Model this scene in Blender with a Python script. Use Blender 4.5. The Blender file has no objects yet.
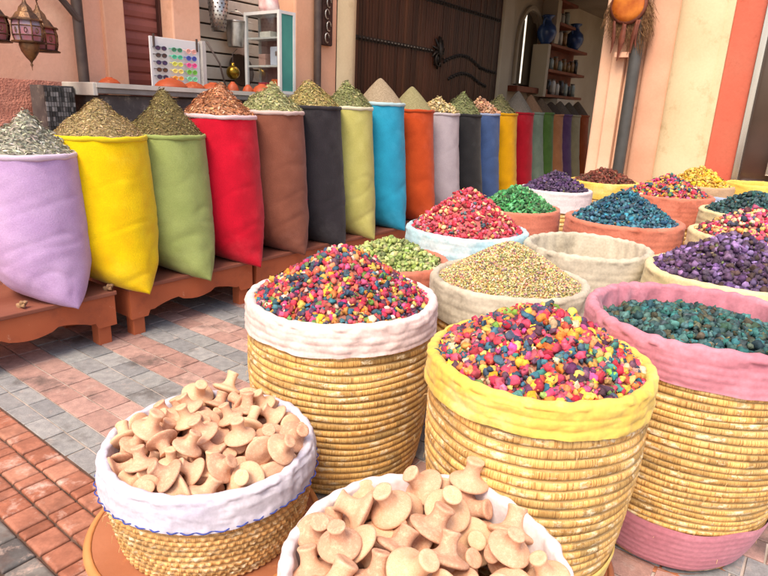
import bpy, bmesh, math, random
import numpy as np
from mathutils import Vector, Matrix, Euler, noise
sc = bpy.context.scene
COL = sc.collection
PI = math.pi
rng = random.Random(7)
nr = np.random.RandomState(11)

# ---------------------------------------------------------------- row frame
O = np.array([-1.66, 3.65, 0.0])
D = np.array([.594, .805, 0.0]); D /= np.linalg.norm(D)
N = np.array([D[1], -D[0], 0.0])              # away from the wall, into the street
RZ = math.atan2(D[1], D[0])
def P(s, b, z):                               # s along the row, b back towards the wall
    return O + D * s - N * b + np.array([0, 0, z])

def hexc(h):
    h = h.lstrip('#'); r = [int(h[i:i+2], 16) / 255 for i in (0, 2, 4)]
    return tuple(((c + .055) / 1.055) ** 2.4 if c > .04045 else c / 12.92 for c in r)

# ---------------------------------------------------------------- materials
def new_mat(name):
    m = bpy.data.materials.new(name); m.use_nodes = True
    nt = m.node_tree; b = nt.nodes['Principled BSDF']
    return m, nt, b
def nd(nt, t, **kw):
    n = nt.nodes.new(t)
    for k, v in kw.items(): setattr(n, k, v)
    return n
def mat(name, col, col2=None, rough=.85, scale=6, mixlo=.35, mixhi=.65, bump=.25, bscale=60, bdist=.004,
        attr=None, metal=0, stain=None, stain_scale=3, stain_lo=.55, stain_hi=.7, spec=.3, stretch=(1,1,1), coat=0, sheen=0, fine=0.0, dirt=None):
    m, nt, b = new_mat(name)
    L = nt.links.new
    tc = nd(nt, 'ShaderNodeTexCoord'); mp = nd(nt, 'ShaderNodeMapping'); mp.inputs['Scale'].default_value = stretch
    L(tc.outputs['Object'], mp.inputs['Vector'])
    n1 = nd(nt, 'ShaderNodeTexNoise'); n1.inputs['Scale'].default_value = scale; n1.inputs['Detail'].default_value = 6
    L(mp.outputs[0], n1.inputs['Vector'])
    mr = nd(nt, 'ShaderNodeMapRange'); mr.inputs['From Min'].default_value = mixlo; mr.inputs['From Max'].default_value = mixhi
    L(n1.outputs['Fac'], mr.inputs['Value'])
    mx = nd(nt, 'ShaderNodeMix', data_type='RGBA')
    c2 = col2 or tuple(c * .8 for c in col)
    mx.inputs[6].default_value = (*col, 1); mx.inputs[7].default_value = (*c2, 1)
    L(mr.outputs[0], mx.inputs[0]); out = mx.outputs[2]
    if attr:
        at = nd(nt, 'ShaderNodeAttribute', attribute_name=attr)
        mm = nd(nt, 'ShaderNodeMix', data_type='RGBA', blend_type='MULTIPLY'); mm.inputs[0].default_value = 1
        L(at.outputs['Color'], mm.inputs[6]); L(out, mm.inputs[7]); out = mm.outputs[2]
    if stain:
        n2 = nd(nt, 'ShaderNodeTexNoise'); n2.inputs['Scale'].default_value = stain_scale; n2.inputs['Detail'].default_value = 9; n2.inputs['Roughness'].default_value = .7
        L(mp.outputs[0], n2.inputs['Vector'])
        m2 = nd(nt, 'ShaderNodeMapRange'); m2.inputs['From Min'].default_value = stain_lo; m2.inputs['From Max'].default_value = stain_hi
        L(n2.outputs['Fac'], m2.inputs['Value'])
        ms = nd(nt, 'ShaderNodeMix', data_type='RGBA'); L(m2.outputs[0], ms.inputs[0]); L(out, ms.inputs[6]); ms.inputs[7].default_value = (*stain, 1); out = ms.outputs[2]
    if dirt:
        nq = nd(nt, 'ShaderNodeTexNoise'); nq.inputs['Scale'].default_value = dirt[1]; nq.inputs['Detail'].default_value = 8; nq.inputs['Roughness'].default_value = .65
        L(tc.outputs['Object'], nq.inputs['Vector'])
        mq = nd(nt, 'ShaderNodeMapRange'); mq.inputs['From Min'].default_value = dirt[2]; mq.inputs['From Max'].default_value = dirt[3]; mq.inputs['To Max'].default_value = dirt[4]
        L(nq.outputs['Fac'], mq.inputs['Value'])
        md_ = nd(nt, 'ShaderNodeMix', data_type='RGBA'); L(mq.outputs[0], md_.inputs[0]); L(out, md_.inputs[6]); md_.inputs[7].default_value = (*dirt[0], 1); out = md_.outputs[2]
    if fine:
        n4 = nd(nt, 'ShaderNodeTexNoise'); n4.inputs['Scale'].default_value = bscale * 1.7; n4.inputs['Detail'].default_value = 2
        L(mp.outputs[0], n4.inputs['Vector'])
        m4 = nd(nt, 'ShaderNodeMapRange'); m4.inputs['From Min'].default_value = .3; m4.inputs['From Max'].default_value = .7
        m4.inputs['To Min'].default_value = 1 - fine; m4.inputs['To Max'].default_value = 1 + fine
        L(n4.outputs['Fac'], m4.inputs['Value'])
        v = nd(nt, 'ShaderNodeVectorMath', operation='SCALE'); L(out, v.inputs[0]); L(m4.outputs[0], v.inputs['Scale']); out = v.outputs[0]
    L(out, b.inputs['Base Color'])
    b.inputs['Roughness'].default_value = rough; b.inputs['Metallic'].default_value = metal
    b.inputs['Specular IOR Level'].default_value = spec
    b.inputs['Coat Weight'].default_value = coat
    if sheen: b.inputs['Sheen Weight'].default_value = sheen
    if bump:
        n3 = nd(nt, 'ShaderNodeTexNoise'); n3.inputs['Scale'].default_value = bscale; n3.inputs['Detail'].default_value = 7
        L(mp.outputs[0], n3.inputs['Vector'])
        bp = nd(nt, 'ShaderNodeBump'); bp.inputs['Strength'].default_value = bump; bp.inputs['Distance'].default_value = bdist
        L(n3.outputs['Fac'], bp.inputs['Height']); L(bp.outputs[0], b.inputs['Normal'])
    return m
def fabric(name, h, h2=None, rough=.9, stain=None, **kw):
    c = hexc(h); c2 = hexc(h2) if h2 else tuple(x * .82 for x in c)
    kw.setdefault('scale', 5); kw.setdefault('bscale', 42); kw.setdefault('bdist', .0018)
    return mat(name, c, c2, rough=rough, bump=.6, spec=.15, sheen=.12, fine=.10, stain=stain, **kw)

def straw_mat(name, h1, h2):
    m, nt, b = new_mat(name); L = nt.links.new
    uv = nd(nt, 'ShaderNodeUVMap'); uv.uv_map = 'UVMap'
    at = nd(nt, 'ShaderNodeAttribute', attribute_name='Col')
    mp = nd(nt, 'ShaderNodeMapping'); mp.inputs['Scale'].default_value = (260, 14, 1)
    L(uv.outputs[0], mp.inputs['Vector'])
    n1 = nd(nt, 'ShaderNodeTexNoise'); n1.inputs['Scale'].default_value = 1; n1.inputs['Detail'].default_value = 3
    L(mp.outputs[0], n1.inputs['Vector'])
    r = nd(nt, 'ShaderNodeMapRange'); r.inputs['From Min'].default_value = .44; r.inputs['From Max'].default_value = .66; L(n1.outputs['Fac'], r.inputs['Value'])
    mx = nd(nt, 'ShaderNodeMix', data_type='RGBA'); mx.inputs[6].default_value = (*hexc(h1), 1); mx.inputs[7].default_value = (*hexc(h2), 1); L(r.outputs[0], mx.inputs[0])
    mm = nd(nt, 'ShaderNodeMix', data_type='RGBA', blend_type='MULTIPLY'); mm.inputs[0].default_value = 1
    L(mx.outputs[2], mm.inputs[6]); L(at.outputs['Color'], mm.inputs[7])
    # frayed pale patches where the wrapping has worn
    mp2 = nd(nt, 'ShaderNodeMapping'); mp2.inputs['Scale'].default_value = (14, 24, 1); L(uv.outputs[0], mp2.inputs['Vector'])
    n2 = nd(nt, 'ShaderNodeTexNoise'); n2.inputs['Scale'].default_value = 1; n2.inputs['Detail'].default_value = 8; n2.inputs['Roughness'].default_value = .75; L(mp2.outputs[0], n2.inputs['Vector'])
    r2 = nd(nt, 'ShaderNodeMapRange'); r2.inputs['From Min'].default_value = .53; r2.inputs['From Max'].default_value = .62; L(n2.outputs['Fac'], r2.inputs['Value'])
    m3 = nd(nt, 'ShaderNodeMix', data_type='RGBA'); L(r2.outputs[0], m3.inputs[0]); L(mm.outputs[2], m3.inputs[6]); m3.inputs[7].default_value = (*hexc('#e8d8b4'), 1)
    L(m3.outputs[2], b.inputs['Base Color'])
    b.inputs['Roughness'].default_value = .62; b.inputs['Specular IOR Level'].default_value = .3
    bp = nd(nt, 'ShaderNodeBump'); bp.inputs['Strength'].default_value = .7; bp.inputs['Distance'].default_value = .003
    L(n1.outputs['Fac'], bp.inputs['Height']); L(bp.outputs[0], b.inputs['Normal'])
    return m

# ---------------------------------------------------------------- mesh helpers
class MB:
    def __init__(s): s.v = []; s.f = []; s.c = []; s.uv = {}
    def add(s, vs, fs, col=None):
        k = len(s.v); s.v += [tuple(map(float, v)) for v in vs]; s.f += [tuple(i + k for i in f) for f in fs]
        s.c += [col or (1, 1, 1)] * len(vs); return s
    def hexa(s, p, col=None):       # 8 points, bottom 4 then top 4
        return s.add(p, [(3,2,1,0),(4,5,6,7),(0,1,5,4),(1,2,6,5),(2,3,7,6),(3,0,4,7)], col)
    def box(s, x0, x1, y0, y1, z0, z1, col=None):
        return s.hexa([(x0,y0,z0),(x1,y0,z0),(x1,y1,z0),(x0,y1,z0),(x0,y0,z1),(x1,y0,z1),(x1,y1,z1),(x0,y1,z1)], col)
    def rbox(s, s0, s1, b0, b1, z0, z1, col=None):   # box in the row frame, world coordinates
        q = [(s0,b1),(s1,b1),(s1,b0),(s0,b0)]
        q = [(s0,b0),(s1,b0),(s1,b1),(s0,b1)]
        return s.hexa([P(a,b,z0) for a,b in q] + [P(a,b,z1) for a,b in q], col)
    def tube(s, pts, r, seg=8, cap=True, col=None):
        pts = [Vector(p) for p in pts]; rr = r if hasattr(r, '__len__') else [r] * len(pts)
        vs = []; fs = []
        t0 = (pts[1] - pts[0]).normalized(); up = Vector((0,0,1)) if abs(t0.z) < .9 else Vector((1,0,0))
        a = t0.cross(up).normalized()
        for i, p in enumerate(pts):
            t = (pts[min(i+1, len(pts)-1)] - pts[max(i-1, 0)])
            t = t.normalized() if t.length > 1e-9 else t0
            a = (a - t * a.dot(t)); a = a.normalized() if a.length > 1e-6 else t.orthogonal().normalized()
            b = t.cross(a)
            for k in range(seg):
                g = 2*PI*k/seg; vs.append(p + (a*math.cos(g) + b*math.sin(g)) * rr[i])
        for i in range(len(pts)-1):
            for k in range(seg):
                fs.append((i*seg+k, i*seg+(k+1)%seg, (i+1)*seg+(k+1)%seg, (i+1)*seg+k))
        if cap: fs.append(tuple(range(seg))[::-1]); fs.append(tuple(range((len(pts)-1)*seg, len(pts)*seg)))
        return s.add(vs, fs, col)
    def lathe(s, prof, seg=24, c=(0,0,0), M=None, col=None, wob=None):
        vs = []; fs = []
        for r, z in prof:
            for k in range(seg):
                a = 2*PI*k/seg; r_ = max(r, 1e-4)
                p = Vector((r_*math.cos(a), r_*math.sin(a), z))
                if wob: p = wob(p, a, r_, z)
                if M is not None: p = M @ p
                vs.append(p + Vector(c))
        for i in range(len(prof)-1):
            for k in range(seg): fs.append((i*seg+k, i*seg+(k+1)%seg, (i+1)*seg+(k+1)%seg, (i+1)*seg+k))
        return s.add(vs, fs, col)
def tagp(o, label=None, cat=None, group=None, kind=None):
    if label: o['label'] = label
    if cat: o['category'] = cat
    if group: o['group'] = group
    if kind: o['kind'] = kind
    return o
def mesh_np(name, V, F, cols=None):     # numpy verts and triangles
    me = bpy.data.meshes.new(name); V = np.asarray(V, dtype=np.float32); F = np.asarray(F, dtype=np.int32)
    me.vertices.add(len(V)); me.vertices.foreach_set('co', V.ravel())
    me.loops.add(F.size); me.loops.foreach_set('vertex_index', F.ravel())
    k = F.shape[1]; me.polygons.add(len(F)); me.polygons.foreach_set('loop_start', np.arange(0, F.size, k, dtype=np.int32))
    if cols is not None:
        a = me.color_attributes.new('Col', 'FLOAT_COLOR', 'POINT'); c = np.ones((len(V), 4), dtype=np.float32); c[:, :3] = cols; a.data.foreach_set('color', c.ravel())
    me.update(); me.validate(); return me
def link(o, parent=None, loc=None):
    COL.objects.link(o)
    if parent is not None: o.parent = parent
    if loc is not None: o.location = loc
    return o
def build(name, mb, m, parent=None, loc=None, smooth=False, bevel=0, local=False, cols=False, auto=None):
    """mb holds world coordinates unless local=True; origin goes to loc (or parent's origin)."""
    off = Vector((0,0,0))
    if not local:
        off = Vector(parent.location) if parent is not None else Vector(loc if loc is not None else (0,0,0))
        if parent is not None and parent.parent is not None:
            off = Vector(parent.location) + Vector(parent.parent.location)
    me = bpy.data.meshes.new(name)
    me.from_pydata([tuple(Vector(v) - off) for v in mb.v], [], mb.f)
    if cols:
        a = me.color_attributes.new('Col', 'FLOAT_COLOR', 'POINT')
        for i, c in enumerate(mb.c): a.data[i].color = (*c, 1)
    bm = bmesh.new(); bm.from_mesh(me); bmesh.ops.recalc_face_normals(bm, faces=bm.faces); bm.to_mesh(me); bm.free()
    if smooth:
        for p in me.polygons: p.use_smooth = True
    me.materials.append(m)
    o = bpy.data.objects.new(name, me); COL.objects.link(o)
    if parent is not None: o.parent = parent
    elif loc is not None: o.location = loc
    if auto: me.set_sharp_from_angle(angle=math.radians(auto))
    if bevel:
        md = o.modifiers.new('bevel', 'BEVEL'); md.width = bevel; md.segments = 2; md.limit_method = 'ANGLE'
    return o
def empty(name, loc, label, cat, group=None, rotz=0, kind=None):
    o = bpy.data.objects.new(name, None); COL.objects.link(o); o.location = tuple(loc); o.rotation_euler = (0,0,rotz)
    o.empty_display_size = .1
    return tagp(o, label, cat, group, kind)
def dup(root):
    r = root.copy(); COL.objects.link(r)
    for ch in list(root.children):
        c = ch.copy(); COL.objects.link(c); c.parent = r
        for g in list(ch.children):
            d = g.copy(); COL.objects.link(d); d.parent = c
    return r
def fbm(x, y, z, s=1.0, o=3): return noise.fractal(Vector((x*s, y*s, z*s)), 1.0, 2.0, o)

# ---------------------------------------------------------------- camera, light
cam = bpy.data.cameras.new('camera'); camo = bpy.data.objects.new('camera', cam); COL.objects.link(camo); sc.camera = camo
p_, r_ = math.radians(17), math.radians(2.5)
F_ = Vector((0, math.cos(p_), -math.sin(p_))); U0 = Vector((0, math.sin(p_), math.cos(p_))); R0 = Vector((1,0,0))
R_ = R0*math.cos(r_) + U0*math.sin(r_); U_ = -R0*math.sin(r_) + U0*math.cos(r_)
camo.matrix_world = Matrix.Translation((0,0,1.55)) @ Matrix((R_, U_, -F_)).transposed().to_4x4()
cam.sensor_width = 36; cam.lens = 36*590/768; cam.clip_end = 500; cam.clip_start = .02
sc.render.resolution_x = 1024; sc.render.resolution_y = 768
w = bpy.data.worlds.new('World'); sc.world = w; w.use_nodes = True
SUN_EL, SUN_AZ = 56, 205       # azimuth: compass style, 0 = +Y, clockwise
sky = w.node_tree.nodes.new('ShaderNodeTexSky'); sky.sky_type = 'NISHITA'; sky.sun_disc = False
sky.sun_elevation = math.radians(SUN_EL); sky.sun_rotation = math.radians(SUN_AZ); sky.dust_density = 3.0; sky.ozone_density = .6; sky.air_density = 1.0
bg = w.node_tree.nodes['Background']; w.node_tree.links.new(sky.outputs[0], bg.inputs[0]); bg.inputs[1].default_value = .15
sl = bpy.data.lights.new('sun', 'SUN'); sl.energy = 1.5; sl.angle = math.radians(25); sl.color = (1, .93, .82)
so = bpy.data.objects.new('sun', sl); COL.objects.link(so)
el, az = math.radians(SUN_EL), math.radians(SUN_AZ)
sd = Vector((math.sin(az)*math.cos(el), math.cos(az)*math.cos(el), math.sin(el)))
so.rotation_euler = (-sd).to_track_quat('-Z', 'Y').to_euler()
sc.view_settings.view_transform = 'Standard'; sc.view_settings.look = 'None'; sc.view_settings.gamma = 1; sc.view_settings.use_curve_mapping = False
sc.view_settings.exposure = 1.07
sc.view_settings.use_white_balance = True; sc.view_settings.white_balance_temperature = 7200; sc.view_settings.white_balance_tint = 12

# ---------------------------------------------------------------- ground
M_base = mat('mortar', hexc('#c2b6ae'), hexc('#a09389'), scale=9, bump=.5, bscale=120)
M_dark = mat('dark_joint_sand', hexc('#4a3a33'), hexc('#6b5347'), scale=14, bump=.6, bscale=140)
M_pav = mat('concrete_paver', (1,1,1), (.76,.76,.78), scale=26, bump=.5, bscale=90, bdist=.003, attr='Col', stain=hexc('#b7a59b'), stain_scale=11, stain_lo=.58, stain_hi=.8, rough=.7, fine=.12, dirt=(hexc('#4e4744'), 2.2, .54, .64, .75))
M_clay = mat('clay_paver', (1,1,1), (.72,.7,.7), scale=18, bump=.4, bscale=50, bdist=.004, attr='Col', stain=hexc('#c9ada0'), stain_scale=7, stain_lo=.54, stain_hi=.70, rough=.6, spec=.35, fine=.1, dirt=(hexc('#6a4638'), 5, .55, .7, .5))
g = MB(); q = 60
g.add([(-q,-q,0),(q,-q,0),(q,q,0),(-q,q,0)], [(0,1,2,3)])
tagp(build('ground', g, M_base), kind='structure')
g = MB(); g.add([P(-4.5,2,.004), P(-4.5,-6,.004), P(-.93,-6,.004), P(-.93,2,.004)], [(0,1,2,3)])
tagp(build('ground_joint_sand', g, M_dark), kind='structure')
def paver(mb, s0, s1, b0, b1, zt, col, inset=.005, gap=.004):
    s0 += gap; s1 -= gap; b0 += gap; b1 -= gap
    j = lambda: rng.uniform(-.0015, .0015); zt += rng.uniform(-.0012, .0012); tl = rng.uniform(-.0012, .0012)
    lo = [(s0,b0),(s1,b0),(s1,b1),(s0,b1)]
    hi = [(s0+inset,b0+inset),(s1-inset,b0+inset),(s1-inset,b1-inset),(s0+inset,b1-inset)]
    lo = [(a+j(), b+j()) for a, b in lo]
    vs = [P(a,b,0.001) for a,b in lo] + [P(a,b,zt-inset*.7) for a,b in lo] + [P(a,b,zt+(tl if i < 2 else -tl)) for i,(a,b) in enumerate(hi)]
    mb.add(vs, [(8,9,10,11),(4,5,9,8),(5,6,10,9),(6,7,11,10),(7,4,8,11),(0,1,5,4),(1,2,6,5),(2,3,7,6),(3,0,4,7)], col)
pv = MB(); RW = .135
reds = [hexc(h) for h in ('#b08d84','#b49187','#aa867c','#b8988e','#ad8a80')]
grys = [hexc(h) for h in ('#8f9090','#969796','#88898a','#9b9b9a','#929292')]
k = 0; s = -.945
while s < 7.0:
    stripe = (k // 2) % 2; RW = .1 if k < 2 else .137
    b = -5.2 + rng.random()*.2
    while b < 1.1:
        ln = .205
        if s > 2.6 and b > 0.0: pass
        c = rng.choice(reds if stripe else grys); f = rng.uniform(.93, 1.07)
        paver(pv, s, s+RW, b, b+ln, .007, tuple(x*f for x in c), inset=.003, gap=.0042); b += ln
    s += RW; k += 1
tagp(build('pavement', pv, M_pav, cols=True), kind='structure')
pv = MB(); s = -.95; k = 0
clays = [hexc(h) for h in ('#a86d57','#ae755f','#a0654f','#b27d68','#a9705b')]
dgry = [hexc(h) for h in ('#6b6866','#77736f','#5f5d5c')]
while s > -4.4:
    wdt = .115; s0 = s - wdt; b = -4 + rng.random()*.2; i = rng.randrange(4)
    gry = k % 6 in (3, 4, 5)
    while b < 1.1:
        ln = (.062 if i % 3 == 2 else .118) if not gry else .15
        c = rng.choice(dgry if gry else clays); f = rng.uniform(.85, 1.15)
        paver(pv, s0, s, b, b+ln, .020, tuple(x*f for x in c), inset=.009, gap=.0045); b += ln; i += 1
    s = s0; k += 1
o = tagp(build('clay_pavement', pv, M_clay, cols=True, bevel=.004), kind='structure')

# ---------------------------------------------------------------- walls of the row
M_pink = mat('pink_plaster', hexc('#e2ae96'), hexc('#d8a086'), scale=1.2, bump=.35, bscale=30, bdist=.006, rough=.9, stain=hexc('#edbfa3'), stain_scale=1.6, fine=.03)
M_pinkr = mat('rough_pink_render', hexc('#d9937e'), hexc('#c98370'), scale=18, bump=1, bscale=70, bdist=.015, rough=.95, fine=.12)
M_peach = mat('peach_plaster', hexc('#e3b399'), hexc('#d8a488'), scale=1.5, bump=.35, bscale=26, bdist=.005, stain=hexc('#c58f74'), stain_scale=3.5, stain_lo=.56, stain_hi=.72, fine=.03)
M_orange = mat('orange_plaster', hexc('#d9a68a'), hexc('#ce987c'), scale=2, bump=.3, bscale=26, bdist=.005, fine=.03)
M_cream = mat('cream_plaster', (.70, .57, .36), (.62, .48, .29), scale=1.4, bump=.35, bscale=24, bdist=.006, stain=(.48, .35, .19), stain_scale=4, stain_lo=.56, stain_hi=.74, fine=.03)
M_red = mat('coral_plaster', hexc('#c9604c'), hexc('#bf6a55'), scale=1.6, bump=.4, bscale=22, bdist=.006, stain=hexc('#a34a38'), stain_scale=5, stain_lo=.58, stain_hi=.75, fine=.04)
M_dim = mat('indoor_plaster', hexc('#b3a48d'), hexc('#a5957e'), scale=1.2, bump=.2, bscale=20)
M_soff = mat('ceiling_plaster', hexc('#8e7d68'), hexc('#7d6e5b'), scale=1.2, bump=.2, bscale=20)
def thing1(name, mb, m, loc, label, cat, **kw):
    o = build(name, mb, m, loc=tuple(loc), **kw); return tagp(o, label, cat)

pw = empty('plaster_wall', P(-2, 1.2, 0), 'pink plaster wall at far left, rougher and darker low down, behind the purple sack', 'wall')
m = MB().rbox(-6, .64, 1.2, 1.6, 1.62, 5); build('wall_upper', m, M_pink, pw)
gg = MB(); ns, nz = 200, 60
for i in range(ns+1):
    for j in range(nz+1):
        a = -6 + 6.64*i/ns; z = 1.63*j/nz; pz = z + (.012*fbm(a*3, 0, 5) if j == nz else 0)
        gg.v.append(tuple(P(a, 1.19 - .010*fbm(a, z, 1, 14), pz))); gg.c.append((1,1,1))
for i in range(ns):
    for j in range(nz): gg.f.append((i*(nz+1)+j, (i+1)*(nz+1)+j, (i+1)*(nz+1)+j+1, i*(nz+1)+j+1))
build('rough_render', gg, M_pinkr, pw, smooth=True)
thing1('pilaster', MB().rbox(.64, .81, 1.16, 1.6, 0, 5), M_orange, P(.72,1.16,0), 'narrow orange plaster pilaster left of the rusty roller shutter', 'pillar', bevel=.01)
# shutter
M_shut = mat('rusty_shutter_metal', hexc('#96564c'), hexc('#84493f'), scale=3, rough=.6, bump=.15, stain=hexc('#6d3f33'), stain_scale=5, stretch=(1,1,.3), spec=.4)
sh = empty('roller_shutter', P(1.0, 1.32, 0), 'closed reddish brown metal roller shutter behind the sunglasses', 'shutter')
mb = MB(); z = 1.0; prof = []
while z < 4.6:
    prof += [(0, z), (-.012, z+.012), (-.018, z+.05), (-.012, z+.088), (0, z+.1)]; z += .106
vs = []; fs = []
for bb, zz in prof: vs += [P(.81, 1.32+bb, zz), P(1.22, 1.32+bb, zz)]
for i in range(len(prof)-1): fs.append((2*i, 2*i+1, 2*i+3, 2*i+2))
mb.add(vs, fs); build('slat_curtain', mb, M_shut, sh)
mb = MB(); mb.rbox(.812, .832, 1.26, 1.30, 0, 4.9); mb.rbox(1.178, 1.198, 1.26, 1.30, 0, 4.9); build('guide_rail', mb, mat('rail_metal', hexc('#5a3a35'), rough=.5, metal=.4), sh)
thing1('pilaster', MB().rbox(1.2, 1.47, 1.1, 1.6, 0, 5), M_peach, P(1.33,1.1,0), 'peach plaster pilaster between the rusty shutter and the white slatted wall', 'pillar', bevel=.012)
# slat wall
M_slat = mat('cream_slat_board', hexc('#cbbfae'), hexc('#bcae9c'), scale=3, rough=.5, bump=.1, stain=hexc('#a69a88'), stain_scale=2)
M_slit = mat('slat_groove', hexc('#4a4038'), rough=.9)
sw_ = empty('slatted_wall', P(2.2, 1.35, 0), 'off-white slatted display wall with dark grooves behind the glass cabinet', 'wall')
mb = MB(); z = .9
while z < 4.8: mb.rbox(1.475, 3.2, 1.33, 1.36, z, z+.104); z += .12
build('slat_boards', mb, M_slat, sw_, bevel=.004)
build('backing', MB().rbox(1.475, 3.2, 1.365, 1.5, 0, 5), M_slit, sw_)
thing1('dark_post', MB().rbox(1.475, 1.53, 1.24, 1.325, 0, 5), mat('dark_brown_wood', hexc('#4a332a'), hexc('#38251e'), scale=8), P(1.5,1.3,0), 'dark brown post at the left edge of the slatted wall', 'post')
# peach pillar with arch edge
ap = empty('gate_pillar', P(2.9, .95, 0), 'peach plaster pillar with rounded cream edge left of the wooden gate', 'pillar')
build('pillar_body', MB().rbox(2.45, 3.06, .95, 1.6, 0, 5.2), M_orange if False else mat('warm_peach', hexc('#dfab8c'), hexc('#d49e7e'), scale=1.6, bump=.3, bscale=25, fine=.03), ap, bevel=.02)
mb = MB(); vs = []; fs = []; segs = 16
for j in range(13):
    z = 5.2*j/12
    for i in range(segs+1):
        t = i/segs; a = 3.06 + .42*t; bb = .95 - .03*math.sin(PI*min(1, t*1.2)) + .32*max(0, t-.55)**1.5
        vs.append(P(a + .22*max(0, (z-2.4)/2.8)**2, bb, z))
for j in range(12):
    for i in range(segs): fs.append((j*(segs+1)+i, j*(segs+1)+i+1, (j+1)*(segs+1)+i+1, (j+1)*(segs+1)+i))
mb.add(vs, fs); o = build('arch_edge', mb, M_cream, ap, smooth=True)
build('arch_return', MB().rbox(3.065, 3.47, 1.06, 1.6, 0, 5.2), M_cream, ap)

# ---------------------------------------------------------------- wooden gate
M_gate = mat('gate_wood', hexc('#4c2a1a'), hexc('#371d10'), scale=5, rough=.5, bump=.4, bscale=40, stretch=(1,1,.12), attr='Col', spec=.35)
M_iron = mat('black_iron', hexc('#2a2523'), hexc('#3a322c'), scale=20, rough=.45, metal=.6)
gt = empty('wooden_gate', P(5.3, 1.2, 0), 'tall dark wooden gate of vertical planks with iron studded bands', 'gate')
mb = MB(); a = 3.48
while a < 7.22:
    wv = .056; f = rng.uniform(.8, 1.25); mb.rbox(a+.004, a+wv, 1.2+rng.uniform(-.004,.004), 1.26, .02, 4.2, (f,f*rng.uniform(.95,1.05),f)); a += .06
build('planks', mb, M_gate, gt, bevel=.004, cols=True)
build('gate_backing', MB().rbox(3.48, 7.24, 1.262, 1.3, 0, 4.2), M_iron, gt)
def studs(z0, s0, s1, fn=None):
    mb = MB(); a = s0; prev = None
    while a < s1:
        z = z0 + (fn(a) if fn else 0)
        mb.lathe([(0,.022),(.012,.018),(.021,.006),(.024,0)], 8, c=tuple(P(a, 1.19, z)), M=Matrix.Rotation(RZ, 3, 'Z') @ Matrix.Rotation(PI/2, 3, 'X'))
        a += .07
    b2 = MB(); n = 40
    for i in range(n):
        x0 = s0 + (s1-s0)*i/n; x1 = s0 + (s1-s0)*(i+1)/n; za = z0 + (fn(x0) if fn else 0); zb = z0 + (fn(x1) if fn else 0)
        b2.hexa([P(x0,1.192,za-.028),P(x1,1.192,zb-.028),P(x1,1.202,zb-.028),P(x0,1.202,za-.028),P(x0,1.192,za+.028),P(x1,1.192,zb+.028),P(x1,1.202,zb+.028),P(x0,1.202,za+.028)])
    mb.add(b2.v, b2.f); return mb
build('studded_band', studs(2.31, 3.52, 5.3), M_iron, gt, smooth=False)
build('studded_band', studs(2.93, 3.52, 7.2), M_iron, gt)
build('studded_band', studs(2.2, 5.6, 7.2, lambda a: .12*math.sin((a-5.6)*PI/1.05) * (1 if a < 6.65 else .35)), M_iron, gt)
build('studded_band', studs(1.98, 5.75, 6.9, lambda a: .10*math.sin((a-5.75)*PI/.9) * (1 if a < 6.65 else .6)), M_iron, gt)
mb = MB()
for k in range(10):
    g_ = 2*PI*k/10; R1 = .15
    mb.tube([P(5.42,1.185,2.3), P(5.42+R1*.6*math.cos(g_),1.17,2.3+R1*.6*math.sin(g_)), P(5.42+R1*math.cos(g_+.3),1.185,2.3+R1*math.sin(g_+.3)*1.4)], [.03,.022,.012], 6)
mb.tube([P(5.42,1.17,2.5), P(5.42,1.15,2.35), P(5.42,1.15,2.12)], [.02,.035,.02], 8)
mb.tube([P(5.36+.06*math.cos(t),1.14,2.2+.08*math.sin(t)) for t in [2*PI*i/16 for i in range(17)]], .012, 6)
build('lock_plate', mb, M_iron, gt, smooth=True)

# ---------------------------------------------------------------- passage interior
rm = empty('passage_interior', P(8, 1.6, 0), 'dim beige plastered room beyond the wooden gate', 'building')
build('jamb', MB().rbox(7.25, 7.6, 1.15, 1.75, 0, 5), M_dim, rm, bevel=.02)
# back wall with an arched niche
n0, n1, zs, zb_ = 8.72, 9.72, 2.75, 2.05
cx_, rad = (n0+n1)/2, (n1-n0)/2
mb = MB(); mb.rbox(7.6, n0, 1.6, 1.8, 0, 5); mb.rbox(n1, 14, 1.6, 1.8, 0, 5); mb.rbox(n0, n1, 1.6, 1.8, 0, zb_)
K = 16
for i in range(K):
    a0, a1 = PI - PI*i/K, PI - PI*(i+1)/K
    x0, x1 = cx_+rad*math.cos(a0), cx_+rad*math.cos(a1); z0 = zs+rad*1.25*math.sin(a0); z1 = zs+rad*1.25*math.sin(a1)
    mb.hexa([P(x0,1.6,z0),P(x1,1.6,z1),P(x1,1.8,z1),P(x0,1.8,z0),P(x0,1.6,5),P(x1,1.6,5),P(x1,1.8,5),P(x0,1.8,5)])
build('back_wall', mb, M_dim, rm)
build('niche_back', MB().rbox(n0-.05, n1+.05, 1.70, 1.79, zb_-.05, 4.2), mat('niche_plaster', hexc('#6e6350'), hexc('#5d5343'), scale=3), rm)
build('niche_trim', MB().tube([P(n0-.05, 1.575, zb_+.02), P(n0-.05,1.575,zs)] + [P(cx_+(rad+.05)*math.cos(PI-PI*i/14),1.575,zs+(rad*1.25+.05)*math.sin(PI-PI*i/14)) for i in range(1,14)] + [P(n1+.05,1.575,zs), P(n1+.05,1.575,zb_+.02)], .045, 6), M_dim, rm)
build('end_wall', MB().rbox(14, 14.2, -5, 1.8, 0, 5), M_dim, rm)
build('ceiling', MB().rbox(4.7, 14.2, -.72, 1.8, 3.75, 3.9), M_soff, rm)  # unseen slab, extended out over the gate to shade the far sacks
build('inner_ceiling', MB().rbox(6.75, 7.9, -5, -.72, 3.75, 3.9), M_soff, rm)  # unseen; cut short so sky light enters the passage from the side
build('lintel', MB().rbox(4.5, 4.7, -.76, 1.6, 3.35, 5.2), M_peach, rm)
build('side_wall', MB().rbox(6.75, 14.2, -5.2, -5, 0, 3.9), M_dim, rm)
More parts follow.
